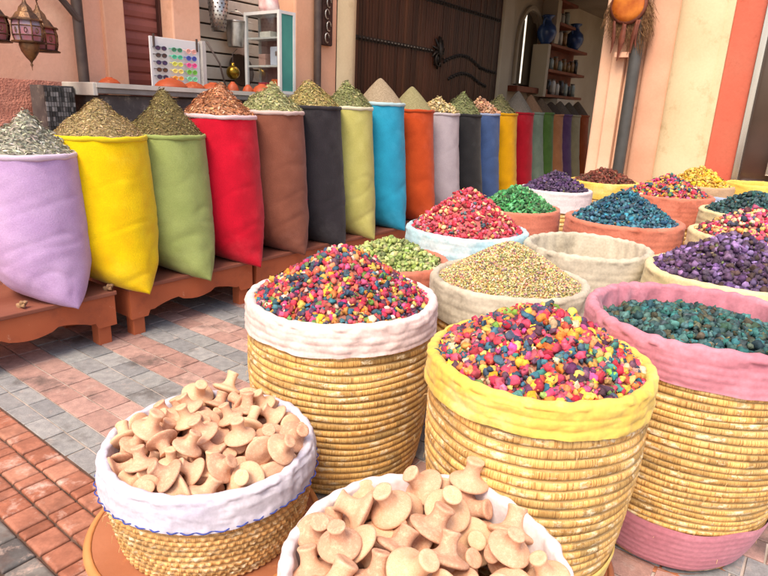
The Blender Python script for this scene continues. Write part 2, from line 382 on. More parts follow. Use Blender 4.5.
M_lit = bpy.data.materials.new('bright_window_slit'); M_lit.use_nodes = True
b_ = M_lit.node_tree.nodes['Principled BSDF']; b_.inputs['Base Color'].default_value = (.9,.88,.8,1); b_.inputs['Emission Color'].default_value = (1,.96,.88,1); b_.inputs['Emission Strength'].default_value = .55
wn = empty('arched_window', P(9.2, 1.7, 2.05), 'arched window niche letting in a thin slit of daylight', 'window')
build('light_slit', MB().rbox(9.08, 9.15, 1.655, 1.665, 2.1, 3.3), M_lit, wn)
build('shutter_leaf', MB().rbox(8.74, 9.07, 1.65, 1.69, 2.08, 3.2), mat('window_shutter_wood', hexc('#6b5c44'), hexc('#5a4c38'), scale=5, stretch=(1,1,.2)), wn)
build('shutter_leaf', MB().rbox(9.16, 9.7, 1.65, 1.69, 2.08, 3.2), bpy.data.materials['window_shutter_wood'], wn)
M_redwood = mat('red_brown_wood', hexc('#7c3b25'), hexc('#642d1b'), scale=6, rough=.5, stretch=(.3,1,1))
thing1('window_ledge', MB().rbox(8.45, 9.85, 1.38, 1.598, 1.93, 2.03), M_redwood, P(9.1,1.45,1.93), 'red-brown wooden ledge beneath the arched window slit', 'ledge', bevel=.01)
thing1('stone_block', MB().rbox(9.95, 10.9, 1.2, 1.59, 0, 1.86), mat('pale_stone', hexc('#b8ad9b'), hexc('#a39885'), scale=3), P(10.4,1.4,0), 'pale stone plinth beneath the jar shelves', 'plinth')
_P0 = P
def P(s, b, z): return _P0(s-.6, b, z)
_rb0 = MB.rbox
MB.rbox = lambda s, s0, s1, b0, b1, z0, z1, col=None: _rb0(s, s0, s1, b0, b1, z0, z1, col)
# shelves
sf = empty('jar_shelf', P(11, 1.5, 1.88), 'wooden wall shelf with red-brown boards and spice jars in the dim room', 'shelf')
sb = MB(); sb.rbox(10.0, 10.12, 1.28, 1.59, 1.88, 2.82); build('side_panel', sb, M_dim, sf)
sb = MB(); sb.rbox(10.25, 10.43, 1.28, 1.59, 2.86, 3.62); build('side_panel', sb, M_dim, sf)
build('back_board', MB().rbox(10.12, 12.1, 1.56, 1.59, 1.88, 2.82), M_redwood, sf)
build('back_board', MB().rbox(10.43, 11.25, 1.56, 1.59, 2.86, 3.62), M_redwood, sf)
for z, a0, a1 in ((1.88,10.12,12.1),(2.34,10.12,12.1),(2.80,10.12,12.1),(3.2,10.43,11.25),(3.60,10.43,11.25)):
    build('shelf_board', MB().rbox(a0, a1, 1.27, 1.56, z, z+.05), M_redwood, sf)
jc = 0
M_jar = [mat('jar_'+n_, hexc(h), rough=.3, spec=.5, bump=0) for n_, h in (('clear','#8d9488'),('amber','#7e5a30'),('dark','#37302b'),('white','#b9b2a4'))]
M_lid = mat('jar_lid_metal', hexc('#6d655c'), rough=.4, metal=.5, bump=0)
jar0 = None
for z, a0, a1, n_ in ((1.93,10.2,12.0,8),(2.39,10.2,12.0,8),(3.25,10.5,11.2,3),(2.89,10.5,11.2,3)):
    for i in range(n_):
        a = a0 + (a1-a0)*(i+.5)/n_; rr = rng.uniform(.055,.075); hh = rng.uniform(.2,.3)
        j_ = empty('jar', P(a, 1.42, z), '', 'jar', 'spice jars on the wooden wall shelf')
        j_['label'] = 'small spice jar on the red-brown shelf in the dim room beyond the gate'
        build('glass', MB().lathe([(0,0),(rr,0),(rr,hh*.8),(rr*.7,hh*.9),(rr*.7,hh*.95)], 10), rng.choice(M_jar), j_, local=True, smooth=True)
        build('lid', MB().lathe([(rr*.75,hh*.92),(rr*.75,hh*1.02),(0,hh*1.02)], 10), M_lid, j_, local=True)
# vases
M_vase = mat('blue_glaze', hexc('#2f4a78'), hexc('#263c66'), scale=9, rough=.3, spec=.5, bump=.1)
vprof = [(.0,0),(.11,0),(.12,.03),(.2,.14),(.23,.26),(.2,.38),(.11,.46),(.08,.52),(.09,.57),(.15,.61),(.15,.63),(.07,.6)]
for (a, z, k_, lb) in ((10.13,2.83,.80,'larger blue two-handled vase on top of the jar shelf, left of the tall unit'),(11.6,2.86,.80,'blue vase on top of the jar shelf, right of the tall unit')):
    v = empty('vase', P(a, 1.40, z), lb, 'vase', 'blue vases on the wall shelf')
    build('vase_body', MB().lathe([(r*k_, z_*k_) for r, z_ in vprof], 24), M_vase, v, local=True, smooth=True)
    for sg in (-1, 1):
        build('handle', MB().tube([np.array([D[0]*sg*x, D[1]*sg*x, zz])*k_ for x, zz in ((.19,.36),(.24,.44),(.22,.54),(.13,.58))], .018, 6), M_vase, v, local=True, smooth=True)

P = _P0; MB.rbox = _rb0
# ---------------------------------------------------------------- facade on the right (faces back along the row)
def fbox(mb, w0, w1, s0, s1, z0=0, z1=5.2): return mb.rbox(s0, s1, -w1, -w0, z0, z1)
fp = empty('facade_pillar', P(6.3, -.95, 0), 'stepped pale peach pillar at the passage corner behind the purple heap', 'pillar')
mb = MB(); fbox(mb, .77, .93, 6.24, 6.75); fbox(mb, .932, 1.10, 6.19, 6.75); fbox(mb, 1.102, 1.17, 6.26, 6.75)
build('pillar_body', mb, mat('pale_peach_plaster', hexc('#ecc4a8'), hexc('#e2b496'), scale=1.6, bump=.3, bscale=25, stain=hexc('#b97c5e'), stain_scale=7, stain_lo=.68, stain_hi=.74, fine=.03), fp, bevel=.02)
pp = empty('drain_pipe', P(6.14, -1.24, 0), 'dark blue-grey drain pipe between the peach pillars', 'pipe')
M_pipe = mat('grey_blue_pipe', hexc('#50504f'), hexc('#464645'), scale=6, rough=.45)
build('pipe', MB().tube([P(6.14,-1.24,0), P(6.14,-1.24,5)], .072, 20), M_pipe, pp, smooth=True, auto=40)
build('bracket', MB().rbox(6.08, 6.19, -1.17, -1.0, 2.27, 2.33), M_peach, pp)
pb = empty('round_pillar', P(6.4, -1.75, 0), 'broad round pillar half peach and half cream behind the multicoloured heap', 'pillar')
def halfcyl(mb, w0, w1, s_, dep, z0=0, z1=5.2, n=18):
    vs = []; fs = []
    for z in (z0, z1):
        for i in range(n+1):
            t = PI*i/n; vs.append(P(s_ - dep*math.sin(t)**.7, -((w0+w1)/2 - (w1-w0)/2*math.cos(t)), z))
    for i in range(n): fs.append((i, i+1, n+2+i, n+1+i))
    mb.add(vs, fs)
mb = MB(); halfcyl(mb, 1.31, 1.66, 6.3, .10); build('peach_shaft', mb, M_orange, pb, smooth=True)
mb = MB(); halfcyl(mb, 1.63, 2.16, 6.3, .13); build('cream_shaft', mb, M_cream, pb, smooth=True)
build('cream_edge', fbox(MB(), 2.13, 2.22, 6.23, 6.7), M_cream, pb, bevel=.01)
build('shaft_backing', fbox(MB(), 1.17, 2.22, 6.31, 6.75), M_peach, pb)
cw = empty('coral_wall', P(6.3, -2.4, 0), 'coral red plaster wall between the cream pillar and the shop door', 'wall')
build('coral_panel', fbox(MB(), 2.22, 2.53, 6.26, 6.75), M_red, cw, bevel=.008)
dr = empty('shop_door', P(6.3, -3.2, 0), 'dark shop entrance with a shiny metal frame at right edge', 'door')
M_chrome = mat('brushed_aluminium', hexc('#c9c4bd'), hexc('#9c958c'), scale=4, rough=.25, metal=.9, bump=.1, stretch=(1,1,.1))
build('metal_frame_and_reflection', fbox(MB(), 2.53, 2.60, 6.2, 6.4, .85, 5), M_chrome, dr, bevel=.006)
build('dark_glass', fbox(MB(), 2.6, 4.2, 6.38, 6.42, .85, 5), mat('dark_door_glass', hexc('#4a342c'), hexc('#33241f'), scale=1.2, rough=.12, spec=.6, bump=0), dr)
build('metal_frame_and_reflection', fbox(MB(), 2.86, 2.96, 6.25, 6.37, .98, 5), M_chrome, dr, bevel=.006)  # second strip, added to stand in for a reflection in the glass
build('threshold', fbox(MB(), 2.53, 4.6, 6.12, 6.45, 0, .84), mat('brown_sill', hexc('#5b3f34'), hexc('#4a3229'), scale=4, rough=.4), dr, bevel=.01)
build('sill_trim', fbox(MB(), 2.61, 4.6, 6.1, 6.37, .843, .90), M_chrome, dr, bevel=.006)
build('shop_wall', fbox(MB(), 4.2, 9, 6.46, 6.75), M_red, dr)
# drum with fringes
dm = empty('fringed_drum', P(6.08, -1.09, 2.86), 'round orange leather drum with raffia fringe and leather tassels hanging on the pillar', 'drum')
M_skin = mat('orange_drum_skin', hexc('#c8752c'), hexc('#a8521c'), scale=9, rough=.5, stain=hexc('#7c3a14'), stain_scale=14, stain_lo=.6, stain_hi=.66)
M_leath = mat('brown_leather', hexc('#7b4433'), hexc('#5f3226'), scale=12, rough=.6)
M_raf = mat('raffia', hexc('#8a6846'), hexc('#5c3a26'), scale=30, rough=.8)
RM = Matrix.Rotation(math.atan2(-D[0], D[1])*0 + RZ, 3, 'Z') @ Matrix.Rotation(-PI/2, 3, 'Y')   # lathe axis points towards the viewer side (-D)
build('drum_skin', MB().lathe([(0,.05),(.12,.055),(.19,.045),(.205,.02),(.205,-.03)], 32, M=RM), M_skin, dm, local=True, smooth=True)
build('drum_rim', MB().lathe([(.19,.05),(.215,.045),(.222,.0),(.215,-.04),(.1,-.04)], 32, M=RM), M_leath, dm, local=True, smooth=True)
mb = MB()
for k in range(520):
    a = rng.uniform(PI*.78, PI*2.22); r0 = .2
    wv, zv = r0*math.cos(a), r0*math.sin(a)
    L_ = rng.uniform(.12,.34) * (1.25 if math.cos(a) > .3 else .8)
    ox, oz = rng.uniform(-.03,.06), rng.uniform(-.05, .02)
    p0 = N*wv + np.array([0,0,zv]); p1 = N*(wv+ox+.05*math.cos(a)) + np.array([0,0,zv-L_*.5+oz]) - D*rng.uniform(-.02,.03); p2 = N*(wv+ox*2+.05*math.cos(a)+rng.uniform(-.02,.02)) + np.array([0,0,zv-L_])-D*rng.uniform(-.02,.03)
    mb.tube([p0,p1,p2], [.0035,.0025,.0015], 3, cap=False)
build('raffia_fringe', mb, M_raf, dm, local=True)
for i, (wv, L_, wd) in enumerate(((-.14,.5,.05),(-.03,.62,.075),(.12,.5,.06),(.16,.42,.05))):
    mb = MB(); n = 9
    vs = []; fs = []
    for j in range(n):
        t = j/(n-1); ww = wd*(.6+.8*t if t < .5 else 1.0 - (t-.5)*1.7); tw = .5*math.sin(t*4+i)
        c0 = N*(wv + .02*math.sin(3*t+i)) + np.array([0,0,-.17-L_*t*.75]) - D*(.035+.01*math.sin(5*t))
        ax = N*math.cos(tw) + D*math.sin(tw)*.4
        for sg in (-1, 1):
            for dd in (0, .006): vs.append(c0 + ax*sg*ww*.5 - D*dd)
    for j in range(n-1):
        a = j*4; b = a+4
        fs += [(a,a+2,b+2,b),(a+1,b+1,b+3,a+3),(a,b,b+1,a+1),(a+2,a+3,b+3,b+2)]
    mb.add(vs, fs); build('leather_tassel', mb, M_leath, dm, local=True, smooth=True)
build('hanging_cord', MB().tube([P(6.12,-1.09,3.06)-P(6.08,-1.09,2.86), P(6.16,-1.09,3.6)-P(6.08,-1.09,2.86)], .006, 5), M_leath, dm, local=True)
# ---------------------------------------------------------------- post, lanterns, counter, shop goods
M_post = mat('dark_painted_metal', hexc('#51443f'), hexc('#3f3431'), scale=10, rough=.5, bump=.3)
po = empty('iron_post', P(.42, 1.12, 0), 'dark iron post with a slanting brace against the pink wall', 'post')
build('pole', MB().tube([P(.42,1.12,0), P(.42,1.12,5)], .038, 12), M_post, po, smooth=True, auto=40)
build('brace', MB().tube([P(.42,1.1,2.06), P(-.02,1.1,2.55)], .024, 8), M_post, po, smooth=True, auto=40)
build('cross_bar', MB().tube([P(-1.2,.72,2.62), P(.6,.72,2.62)], .016, 8), M_post, po, smooth=True, auto=40)
build('cross_bar', MB().tube([P(.42,1.12,2.62), P(.42,.70,2.62)], .02, 8), M_post, po, smooth=True, auto=40)
M_brass = mat('aged_brass', hexc('#8d6a4c'), hexc('#4c3a33'), scale=16, rough=.45, metal=.7, bump=.6, bscale=110, bdist=.004)
M_lglass = mat('lantern_glass', hexc('#8d8a96'), hexc('#a8606a'), scale=14, rough=.25, spec=.6, bump=.2)
M_lred = mat('lantern_red_glass', hexc('#8e3b3a'), hexc('#a3666a'), scale=12, rough=.25, spec=.6, bump=.2)
def lantern(s, b, zc, R, lb, glass, top=2.60, point=True):
    """hexagonal pierced lantern; zc = underside of the body"""
    L = empty('hanging_lantern', P(s, b, zc), lb, 'lantern', 'moroccan lanterns hanging by the pink wall')
    n = 8
    build('roof_dome', MB().lathe([(R*.98,R*1.5),(R*.85,R*1.62),(R*.62,R*1.95),(R*.5,R*2.0),(R*.4,R*2.3),(R*.16,R*2.55),(R*.08,R*2.8),(0,R*2.85)], n), M_brass, L, local=True)
    body = MB().lathe([(R*.84,R*.12),(R*.94,R*.5),(R*.96,R*1.1),(R*.84,R*1.5)], n); build('glass_body', body, glass, L, local=True)
    fr = MB()
    for k in range(n):
        a = 2*PI*k/n; fr.tube([(R*x*math.cos(a), R*x*math.sin(a), R*z) for x, z in ((.86,.1),(.97,.5),(.99,1.1),(.88,1.52))], R*.05, 5)
        for zz in (.5, 1.1):
            a2 = 2*PI*(k+1)/n; x = .97 if zz == .5 else .99
            fr.tube([(R*x*math.cos(a), R*x*math.sin(a), R*zz), (R*x*math.cos(a2), R*x*math.sin(a2), R*zz)], R*.035, 4)
            if zz == .5:
                mid = ((math.cos(a)+math.cos(a2))/2*R, (math.sin(a)+math.sin(a2))/2*R)
                fr.tube([(mid[0]*.98+R*.1*math.cos(t)*-math.sin(a), mid[1]*.98+R*.1*math.cos(t)*math.cos(a), R*.8+R*.16*math.sin(t)) for t in [2*PI*i/8 for i in range(9)]], R*.03, 4)
    fr.lathe([(R*.8,R*1.46),(R*1.1,R*1.44),(R*1.1,R*1.52),(R*.8,R*1.56)], n)
    fr.lathe([(R*.7,R*.08),(R*1.08,R*.02),(R*1.12,R*.1),(R*.8,R*.18)], n)
    build('frame', fr, M_brass, L, local=True)
    if point:
        build('pendant', MB().lathe([(R*.62,R*.06),(R*.66,-R*.15),(R*.55,-R*.55),(R*.3,-R*.95),(R*.12,-R*1.15),(R*.05,-R*1.3),(R*.1,-R*1.42),(R*.03,-R*1.55),(R*.02,-R*1.75),(0,-R*1.8)], 16), M_brass, L, local=True, smooth=True)
    zt = top - zc
    ch = MB()
    z = R*2.8; i = 0
    while z < zt:
        z2 = min(z+.03, zt); ch.tube([(.006*(i%2),.006*((i+1)%2),z),( -.006*(i%2),-.006*((i+1)%2),z2)], .004, 5); z += .026; i += 1
    build('chain', ch, M_brass, L, local=True)
lantern(-.32, .72, 1.83, .098, 'red glass brass lantern cut off by the left edge', M_lred, point=False)
lantern(-.02, .76, 1.80, .100, 'brass lantern with grey and red panes hanging nearest to the iron post', M_lred, point=False)
lantern(-.165, .60, 1.835, .088, 'middle pierced brass lantern ending in a long pointed pendant', M_lglass)

M_slab = mat('white_stone_slab', hexc('#c9c3bb'), hexc('#b3aca4'), scale=5, rough=.5, bump=.1)
M_front = mat('dark_grey_tile', hexc('#4d4848'), hexc('#5f5957'), scale=10, rough=.5, bump=.5, bscale=18, bdist=.008, stain=hexc('#8a8178'), stain_scale=16, stain_lo=.56, stain_hi=.7)
ct = empty('stone_counter', P(1.2, .9, 0), 'grey tiled counter with a pale stone slab behind the sacks', 'counter')
build('counter_body', MB().rbox(.31, 2.75, .70, 1.09, 0, 1.555), M_front, ct, bevel=.01)
build('stone_slab', MB().rbox(.27, 2.8, .65, 1.095, 1.56, 1.625), mat('grey_slab_top', hexc('#8f8a86'), hexc('#7b7672'), scale=6, rough=.5), ct, bevel=.006)
build('slab_edge', MB().rbox(.255, 1.66, .638, .648, 1.60, 1.632), M_slab, ct)
build('slab_end', MB().rbox(.235, .268, .65, 1.09, 1.545, 1.632), M_slab, ct, bevel=.005)
mb = MB()
for i in range(11):
    for j in range(24):
        f = rng.choice((.06,.09,.13,.3,.42,.16)); mb.rbox(.02+i*.0186+.002, .02+i*.0186+.0166, .890, .898, .8+j*.033+.002, .8+j*.033+.031, (f,f*.9,f*.86))
tp = empty('mosaic_tile_post', P(.13,.95,0), 'grey and white mosaic tiled post between the pink wall and the counter', 'post')
build('post_core', MB().rbox(.02, .225, .90, 1.1, 0, 1.60), M_front, tp)
build('mosaic_tiles', mb, mat('mosaic_tile', (1,1,1), (.8,.8,.8), attr='Col', rough=.4, bump=0), tp, cols=True)
M_terra = mat('terracotta_glaze', hexc('#a94a2a'), hexc('#94401f'), scale=8, rough=.5, bump=.15, stain=hexc('#c97a52'), stain_scale=9, stain_lo=.6, stain_hi=.7)
bowls = [(.45,.82,.075,.045,'small overturned terracotta bowl at the left end of the stone counter'),(.93,.78,.125,.066,'largest overturned terracotta bowl before the sunglasses rack'),(1.15,.80,.095,.052,'terracotta bowl directly right of the largest bowl on the counter'),
         (1.36,.82,.10,.058,'terracotta bowl below the right edge of the sunglasses rack'),(1.60,.86,.055,.075,'small tall terracotta pot right of the sunglasses rack'),(1.72,.80,.05,.06,'tiny terracotta pot between the tall pot and the glass cabinet'),(1.83,.74,.09,.07,'terracotta bowl against the left side of the glass cabinet')]
for (s, b, R, h, lb) in bowls:
    o = build('terracotta_bowl', MB().lathe([(R*.98,0),(R,.006),(R*.97,.015),(R*.9,h*.4),(R*.7,h*.75),(R*.4,h*.96),(R*.32,h),(R*.3,h*1.12),(R*.26,h*1.12),(0,h*1.05)], 28), M_terra, None, local=True, smooth=True)
    o.location = tuple(P(s, b, 1.626)); tagp(o, lb, 'bowl', 'terracotta bowls along the counter')
# sunglasses rack
rk = empty('sunglasses_rack', P(1.1, 1.0, 1.626), 'white display board with rows of sunglasses standing on the counter', 'display rack')
M_white = mat('white_board', hexc('#dcdcdc'), hexc('#cfcfd0'), scale=3, rough=.5, bump=0)
build('board', MB().rbox(.90, 1.36, .985, 1.0, 1.63, 2.01), M_white, rk, bevel=.003)
build('side_rail', MB().rbox(1.365, 1.40, .95, 1.0, 1.63, 2.02), mat('grey_rail', hexc('#b9b6b2'), rough=.4), rk)
for i, a in enumerate((.925, 1.325)): build('hanging_clip', MB().rbox(a, a+.012, .97, .984, 1.93, 2.03), M_post, rk)
build('prop_arm', MB().tube([P(1.40,.94,2.02), P(1.50,.90,1.85), P(1.53,.86,1.64)], .008, 6), M_post, rk, smooth=True)
gcols = [['#3d3a5a','#2a7f60','#cf9a90'],['#4a4440','#35b38d','#2f4f9e'],['#3b3f66','#c9cf5a','#d9528c'],['#5a4638','#e0d070','#63b046'],['#3a4058','#e89a3c','#6fc69a']]
gn = [['violet-grey','dark green','pale pink'],['smoky brown','mint green','blue round'],['indigo','lime yellow','hot pink'],['tortoiseshell brown','pale yellow','grass green'],['slate blue','orange','aqua green']]
for r in range(5):
    for c in range(3):
        z = 1.925 - r*.054; s = .975 + c*.135 + (.01 if c else 0); lc = hexc(gcols[r][c])
        L = empty('sunglasses', P(s, .97, z), 'pair of %s sunglasses on the white board, row %s' % (gn[r][c], ['one (top)','two','three','four','five (bottom)'][r]), 'sunglasses', 'sunglasses on the display board')
        ml = bpy.data.materials.new('tinted_lens'); ml.use_nodes = True; q_ = ml.node_tree.nodes['Principled BSDF']; q_.inputs['Base Color'].default_value = (*lc,1); q_.inputs['Roughness'].default_value = .15
        fc = tuple(min(1, x*(.5 if c == 0 else 1.25)+.02) for x in lc)
        mf = bpy.data.materials.new('glasses_frame_plastic'); mf.use_nodes = True; q_ = mf.node_tree.nodes['Principled BSDF']; q_.inputs['Base Color'].default_value = (*fc,1); q_.inputs['Roughness'].default_value = .35
        fr = MB()
        for sg in (-1, 1):
            cs = s + sg*.027
            le = MB(); n = 14; ring = [P(cs + .021*math.cos(t), .955, z + .017*math.sin(t)*(1 if c == 2 else .85)) for t in [2*PI*i/n for i in range(n)]]
            ring2 = [p + N*.004 for p in ring]
            le.add(ring + ring2, [tuple(range(n))[::-1], tuple(range(n, 2*n))] + [(i,(i+1)%n,n+(i+1)%n,n+i) for i in range(n)])
            build('lens', le, ml, L)
            fr.tube([p + N*.003 for p in ring + ring[:1]], .0035, 5, cap=False)
            fr.tube([P(cs+sg*.022,.955,z+.006), P(cs+sg*.026,.984,z+.008)], .003, 5)
        fr.tube([P(s-.007,.953,z+.006), P(s,.950,z+.009), P(s+.007,.953,z+.006)], .003, 5)
        build('frame', fr, mf, L)
# metal buckets, brass ball, plate
M_tin = mat('polished_tin', hexc('#c4bfb8'), hexc('#8d8780'), scale=10, rough=.3, metal=.85, bump=.4, bscale=60)
hk = empty('metal_bucket', P(1.93, 1.2, 2.03), 'ribbed shiny metal bucket hanging beside the glass cabinet', 'bucket')
pr = []
for i in range(15): pr += [(.072+.018*i/15, .22*i/15), (.078+.018*i/15, .22*(i+.5)/15)]
build('bucket_body', MB().lathe([(0,.0)]+pr+[(.098,.225),(.09,.22),(.07,.02),(0,.02)], 30), M_tin, hk, local=True, smooth=True)
build('handle', MB().tube([(.095*math.cos(t), 0, .22+.09*math.sin(t)) for t in [PI*i/12 for i in range(13)]], .004, 6), M_tin, hk, local=True)
build('hook', MB().tube([(0,0,.31),(0,.06,.33),(-.03,.115,.33)], .005, 6), M_post, hk, local=True)
hk2 = empty('perforated_lantern', P(1.70, 1.15, 2.14), 'tapered perforated metal lampshade hanging above the bucket', 'lamp')
build('shade', MB().lathe([(.05,0),(.062,.0),(.075,.12),(.095,.32),(.09,.32),(.05,.01)], 26), M_tin, hk2, local=True, smooth=True)
mb = MB()
for i in range(9):
    for k in range(14):
        a = 2*PI*(k+.5*(i%2))/14; z = .03+i*.032; R = .063+.032*(z/.32)
        mb.lathe([(0,.002),(.008,.001),(.009,-.003)], 6, c=(R*math.cos(a), R*math.sin(a), z), M=Matrix.Rotation(a,3,'Z') @ Matrix.Rotation(PI/2,3,'Y'))
build('pierced_holes', mb, M_post, hk2, local=True)
build('hanging_rod', MB().tube([(0,0,.3),(0,.02,.8)], .005, 6), M_post, hk2, local=True)
bb = empty('brass_ball', P(1.82, 1.12, 1.80), 'small shiny brass ball ornament hanging left of the cabinet', 'ornament')
build('ball', MB().lathe([(0,-.062)]+[(.062*math.cos(t), .062*math.sin(t)) for t in [-PI/2+PI*i/12 for i in range(1,12)]]+[(.015,.062),(.015,.085),(0,.085)], 24), mat('bright_brass', hexc('#9a7a2c'), hexc('#7d6020'), rough=.25, metal=.9, bump=.1), bb, local=True, smooth=True)
build('hanging_wire', MB().tube([(0,0,.08),(0,.0,.16),(0,.18,.22)], .003, 5), M_post, bb, local=True)
pl = build('dark_tray', MB().lathe([(0,.0),(.14,.0),(.15,.012),(.145,.016),(.13,.008),(0,.008)], 32, M=Matrix.Rotation(RZ,3,'Z') @ Matrix.Rotation(math.radians(80),3,'X')), mat('dark_copper', hexc('#4d4138'), hexc('#3b312a'), rough=.35, metal=.6), None, local=True, smooth=True)
pl.location = tuple(P(2.02, 1.25, 1.83)); tagp(pl, 'round dark metal tray leaning behind the brass ball', 'tray')
# glass cabinet
cb = empty('glass_cabinet', P(2.15, .9, 1.626), 'white framed glass cabinet with a teal side on the counter', 'cabinet')
A0, A1, B0, B1, Z0, Z1 = 1.97, 2.17, .66, 1.13, 1.628, 2.33
M_wf = mat('white_frame_paint', hexc('#d6d6d4'), hexc('#c6c6c4'), rough=.45, bump=0)
M_teal = mat('teal_panel', hexc('#3f8f84'), hexc('#35807a'), scale=4, rough=.5)
fr = MB(); t = .028
for a in (A0, A1-t):
    for b in (B0, B1-t): fr.rbox(a, a+t, b, b+t, Z0, Z1)
for z in (Z0, Z1-t):
    for b in (B0, B1-t): fr.rbox(A0+t, A1-t, b+.001, b+t-.001, z+.001, z+t-.001)
    for a in (A0, A1-t): fr.rbox(a+.001, a+t-.001, B0+t, B1-t, z+.001, z+t-.001)
build('frame', fr, M_wf, cb)
build('side_panel', MB().rbox(A0+t, A1-t, B0+.008, B0+.016, Z0+t, Z1-t), M_teal, cb)
build('back_panel', MB().rbox(A1-.016, A1-.008, B0+t, B1-t, Z0+t, Z1-t), mat('cabinet_back', hexc('#9c7672'), hexc('#b08c84'), scale=6, rough=.5), cb)
build('top_panel', MB().rbox(A0+t, A1-t, B0+t, B1-t, Z1-.012, Z1-.004), M_wf, cb)
for z in (1.86, 2.10): build('shelf', MB().rbox(A0+.02, A1-.02, B0+.02, B1-.02, z, z+.016), M_wf, cb)
mg, nt, b_ = new_mat('clear_pane'); nt.nodes.remove(b_)
gl = nt.nodes.new('ShaderNodeBsdfGlossy'); gl.inputs['Roughness'].default_value = .05; tr = nt.nodes.new('ShaderNodeBsdfTransparent'); tr.inputs[0].default_value = (.93,.95,.95,1)
mx = nt.nodes.new('ShaderNodeMixShader'); mx.inputs[0].default_value = .12; nt.links.new(tr.outputs[0], mx.inputs[1]); nt.links.new(gl.outputs[0], mx.inputs[2]); nt.links.new(mx.outputs[0], nt.nodes['Material Output'].inputs[0])
build('glass_pane', MB().rbox(A0+.008, A0+.012, B0+t, B1-t, Z0+t, Z1-t), mg, cb)
build('door_lock', MB().rbox(A0-.006, A0+.002, B0+.03, B0+.05, 1.95, 1.99), M_tin, cb)
for (a, b, z, sx, sy, sz, h, lb) in ((2.07,.78,1.657,.08,.12,.10,'#d8683c','orange packet on the cabinet floor beside the red box'),(2.07,.95,1.657,.1,.14,.07,'#b03a4a','dark red box on the cabinet floor'),(2.07,.80,1.877,.08,.1,.16,'#c9cfe0','pale blue packet standing on the lower cabinet shelf'),
        (2.07,.96,1.877,.08,.1,.10,'#b98f84','dusty pink box on the lower cabinet shelf'),(2.07,.9,2.117,.1,.16,.05,'#dcd8cf','white folded cloth on the upper cabinet shelf')):
    o = build('packet', MB().box(-sx/2,sx/2,-sy/2,sy/2,0,sz), mat('packet_card', hexc(h), rough=.5, bump=.1), None, local=True, bevel=.006)
    o.location = tuple(P(a,b,z)); o.rotation_euler = (0,0,RZ+rng.uniform(-.3,.3)); tagp(o, lb, 'packet')
pg = MB()
pg.lathe([(0,0),(.08,0),(.095,.03),(.085,.09),(.065,.15),(.075,.18),(.05,.21),(.0,.2)], 28, wob=lambda p,a,r,z: p*(1+.08*math.sin(5*a+z*30)))
o = build('plastic_bag', pg, mat('pinkish_plastic', hexc('#c98f8c'), hexc('#d9c9c4'), scale=14, rough=.3, spec=.6, bump=.5, bscale=25), None, local=True, smooth=True); o.location = tuple(P(2.07,.90,Z1+.001)); tagp(o, 'crumpled pinkish plastic bag on top of the glass cabinet', 'bag')
# black pipe and carved board
pp2 = empty('black_pipe', P(2.72, .9, 0), 'black drain pipe running down the peach pillar right of the cabinet', 'pipe')
build('pipe', MB().tube([P(2.72,.905,0), P(2.72,.905,5)], .038, 14), M_post, pp2, smooth=True, auto=40)
ob = empty('carved_board', P(2.86, .9, 2.12), 'dark carved wooden board with hanging metal loops on the peach pillar', 'wall ornament')
mb = MB(); mb.rbox(2.78, 2.94, .90, .945, 2.13, 3.3); build('board', mb, mat('dark_carved_wood', hexc('#4b3027'), hexc('#35211b'), scale=12, bump=.8, bscale=50, bdist=.01), ob, bevel=.012)
mb = MB()
for k in range(9):
    zc = 2.2+k*.11
    mb.tube([P(2.85+.03*math.cos(t)+(.012 if k%2 else -.012), .885, zc+.045*math.sin(t)) for t in [2*PI*i/12 for i in range(11)]], .007, 6)
build('metal_loops', mb, M_tin, ob, smooth=True)

# ---------------------------------------------------------------- benches
M_bench = mat('orange_brown_bench_paint', hexc('#b0603e'), hexc('#a25436'), scale=2.5, rough=.5, bump=.2, bscale=40, stain=hexc('#8a4a34'), stain_scale=5, stain_lo=.52, stain_hi=.72, spec=.4, dirt=(hexc('#c99a80'), 16, .64, .70, .7))
M_btop = mat('worn_bench_top', hexc('#8a5545'), hexc('#7a4536'), scale=4, rough=.6, bump=.3, stretch=(.4,1,1))
def apron(x0, x1, y0, y1, zt, zb, zmid):
    n = 60; vs = []; fs = []
    for y in (y0, y1):
        for i in range(n+1):
            t = i/n; x = x0 + (x1-x0)*t
            u = min(t, 1-t)            # symmetric scalloped edge
            if u < .13: z = zb
            elif u < .17: z = zb + (zmid-zb)*.45
            elif u < .36: z = zb + (zmid-zb)*(.5+.45*math.sin((u-.17)/.19*PI/2))
            elif u < .38: z = zmid - .015
            else: z = zmid - .025 - .02*math.sin((u-.38)/.12*PI/2)
            vs += [(x, y, zt), (x, y, z)]
    m_ = 2*(n+1)
    for i in range(n):
        a = 2*i; fs += [(a,a+1,a+3,a+2),(m_+a,m_+a+2,m_+a+3,m_+a+1),(a+1,m_+a+1,m_+a+3,a+3),(a,a+2,m_+a+2,m_+a)]
    fs += [(0,m_,m_+1,1),(2*n,2*n+1,m_+2*n+1,m_+2*n)]
    return vs, fs
def bench(L):
    b = empty('wooden_bench', (0,0,0), '', 'bench', 'orange-brown benches carrying the sacks')
    build('bench_top', MB().box(0,L,0,.62,.33,.358), M_btop, b, local=True, bevel=.006)
    v, f = apron(.012, L-.012, .015, .04, .329, .13, .215)
    build('scalloped_apron', MB().add(v, f), M_bench, b, local=True)
    e = MB(); e.box(.012,.036,.041,.6,.14,.329); build('end_panel', e, M_bench, b, local=True)
    e = MB(); e.box(L-.036,L-.012,.041,.6,.14,.329); build('end_panel', e, M_bench, b, local=True)
    for x in (.035, L-.125):
        for y in (.042, .50):
            h = .33
            build('leg', MB().box(x,x+.085,y,y+.085,0,h), M_bench, b, local=True, bevel=.004)
    return b
b0_ = bench(1.06)
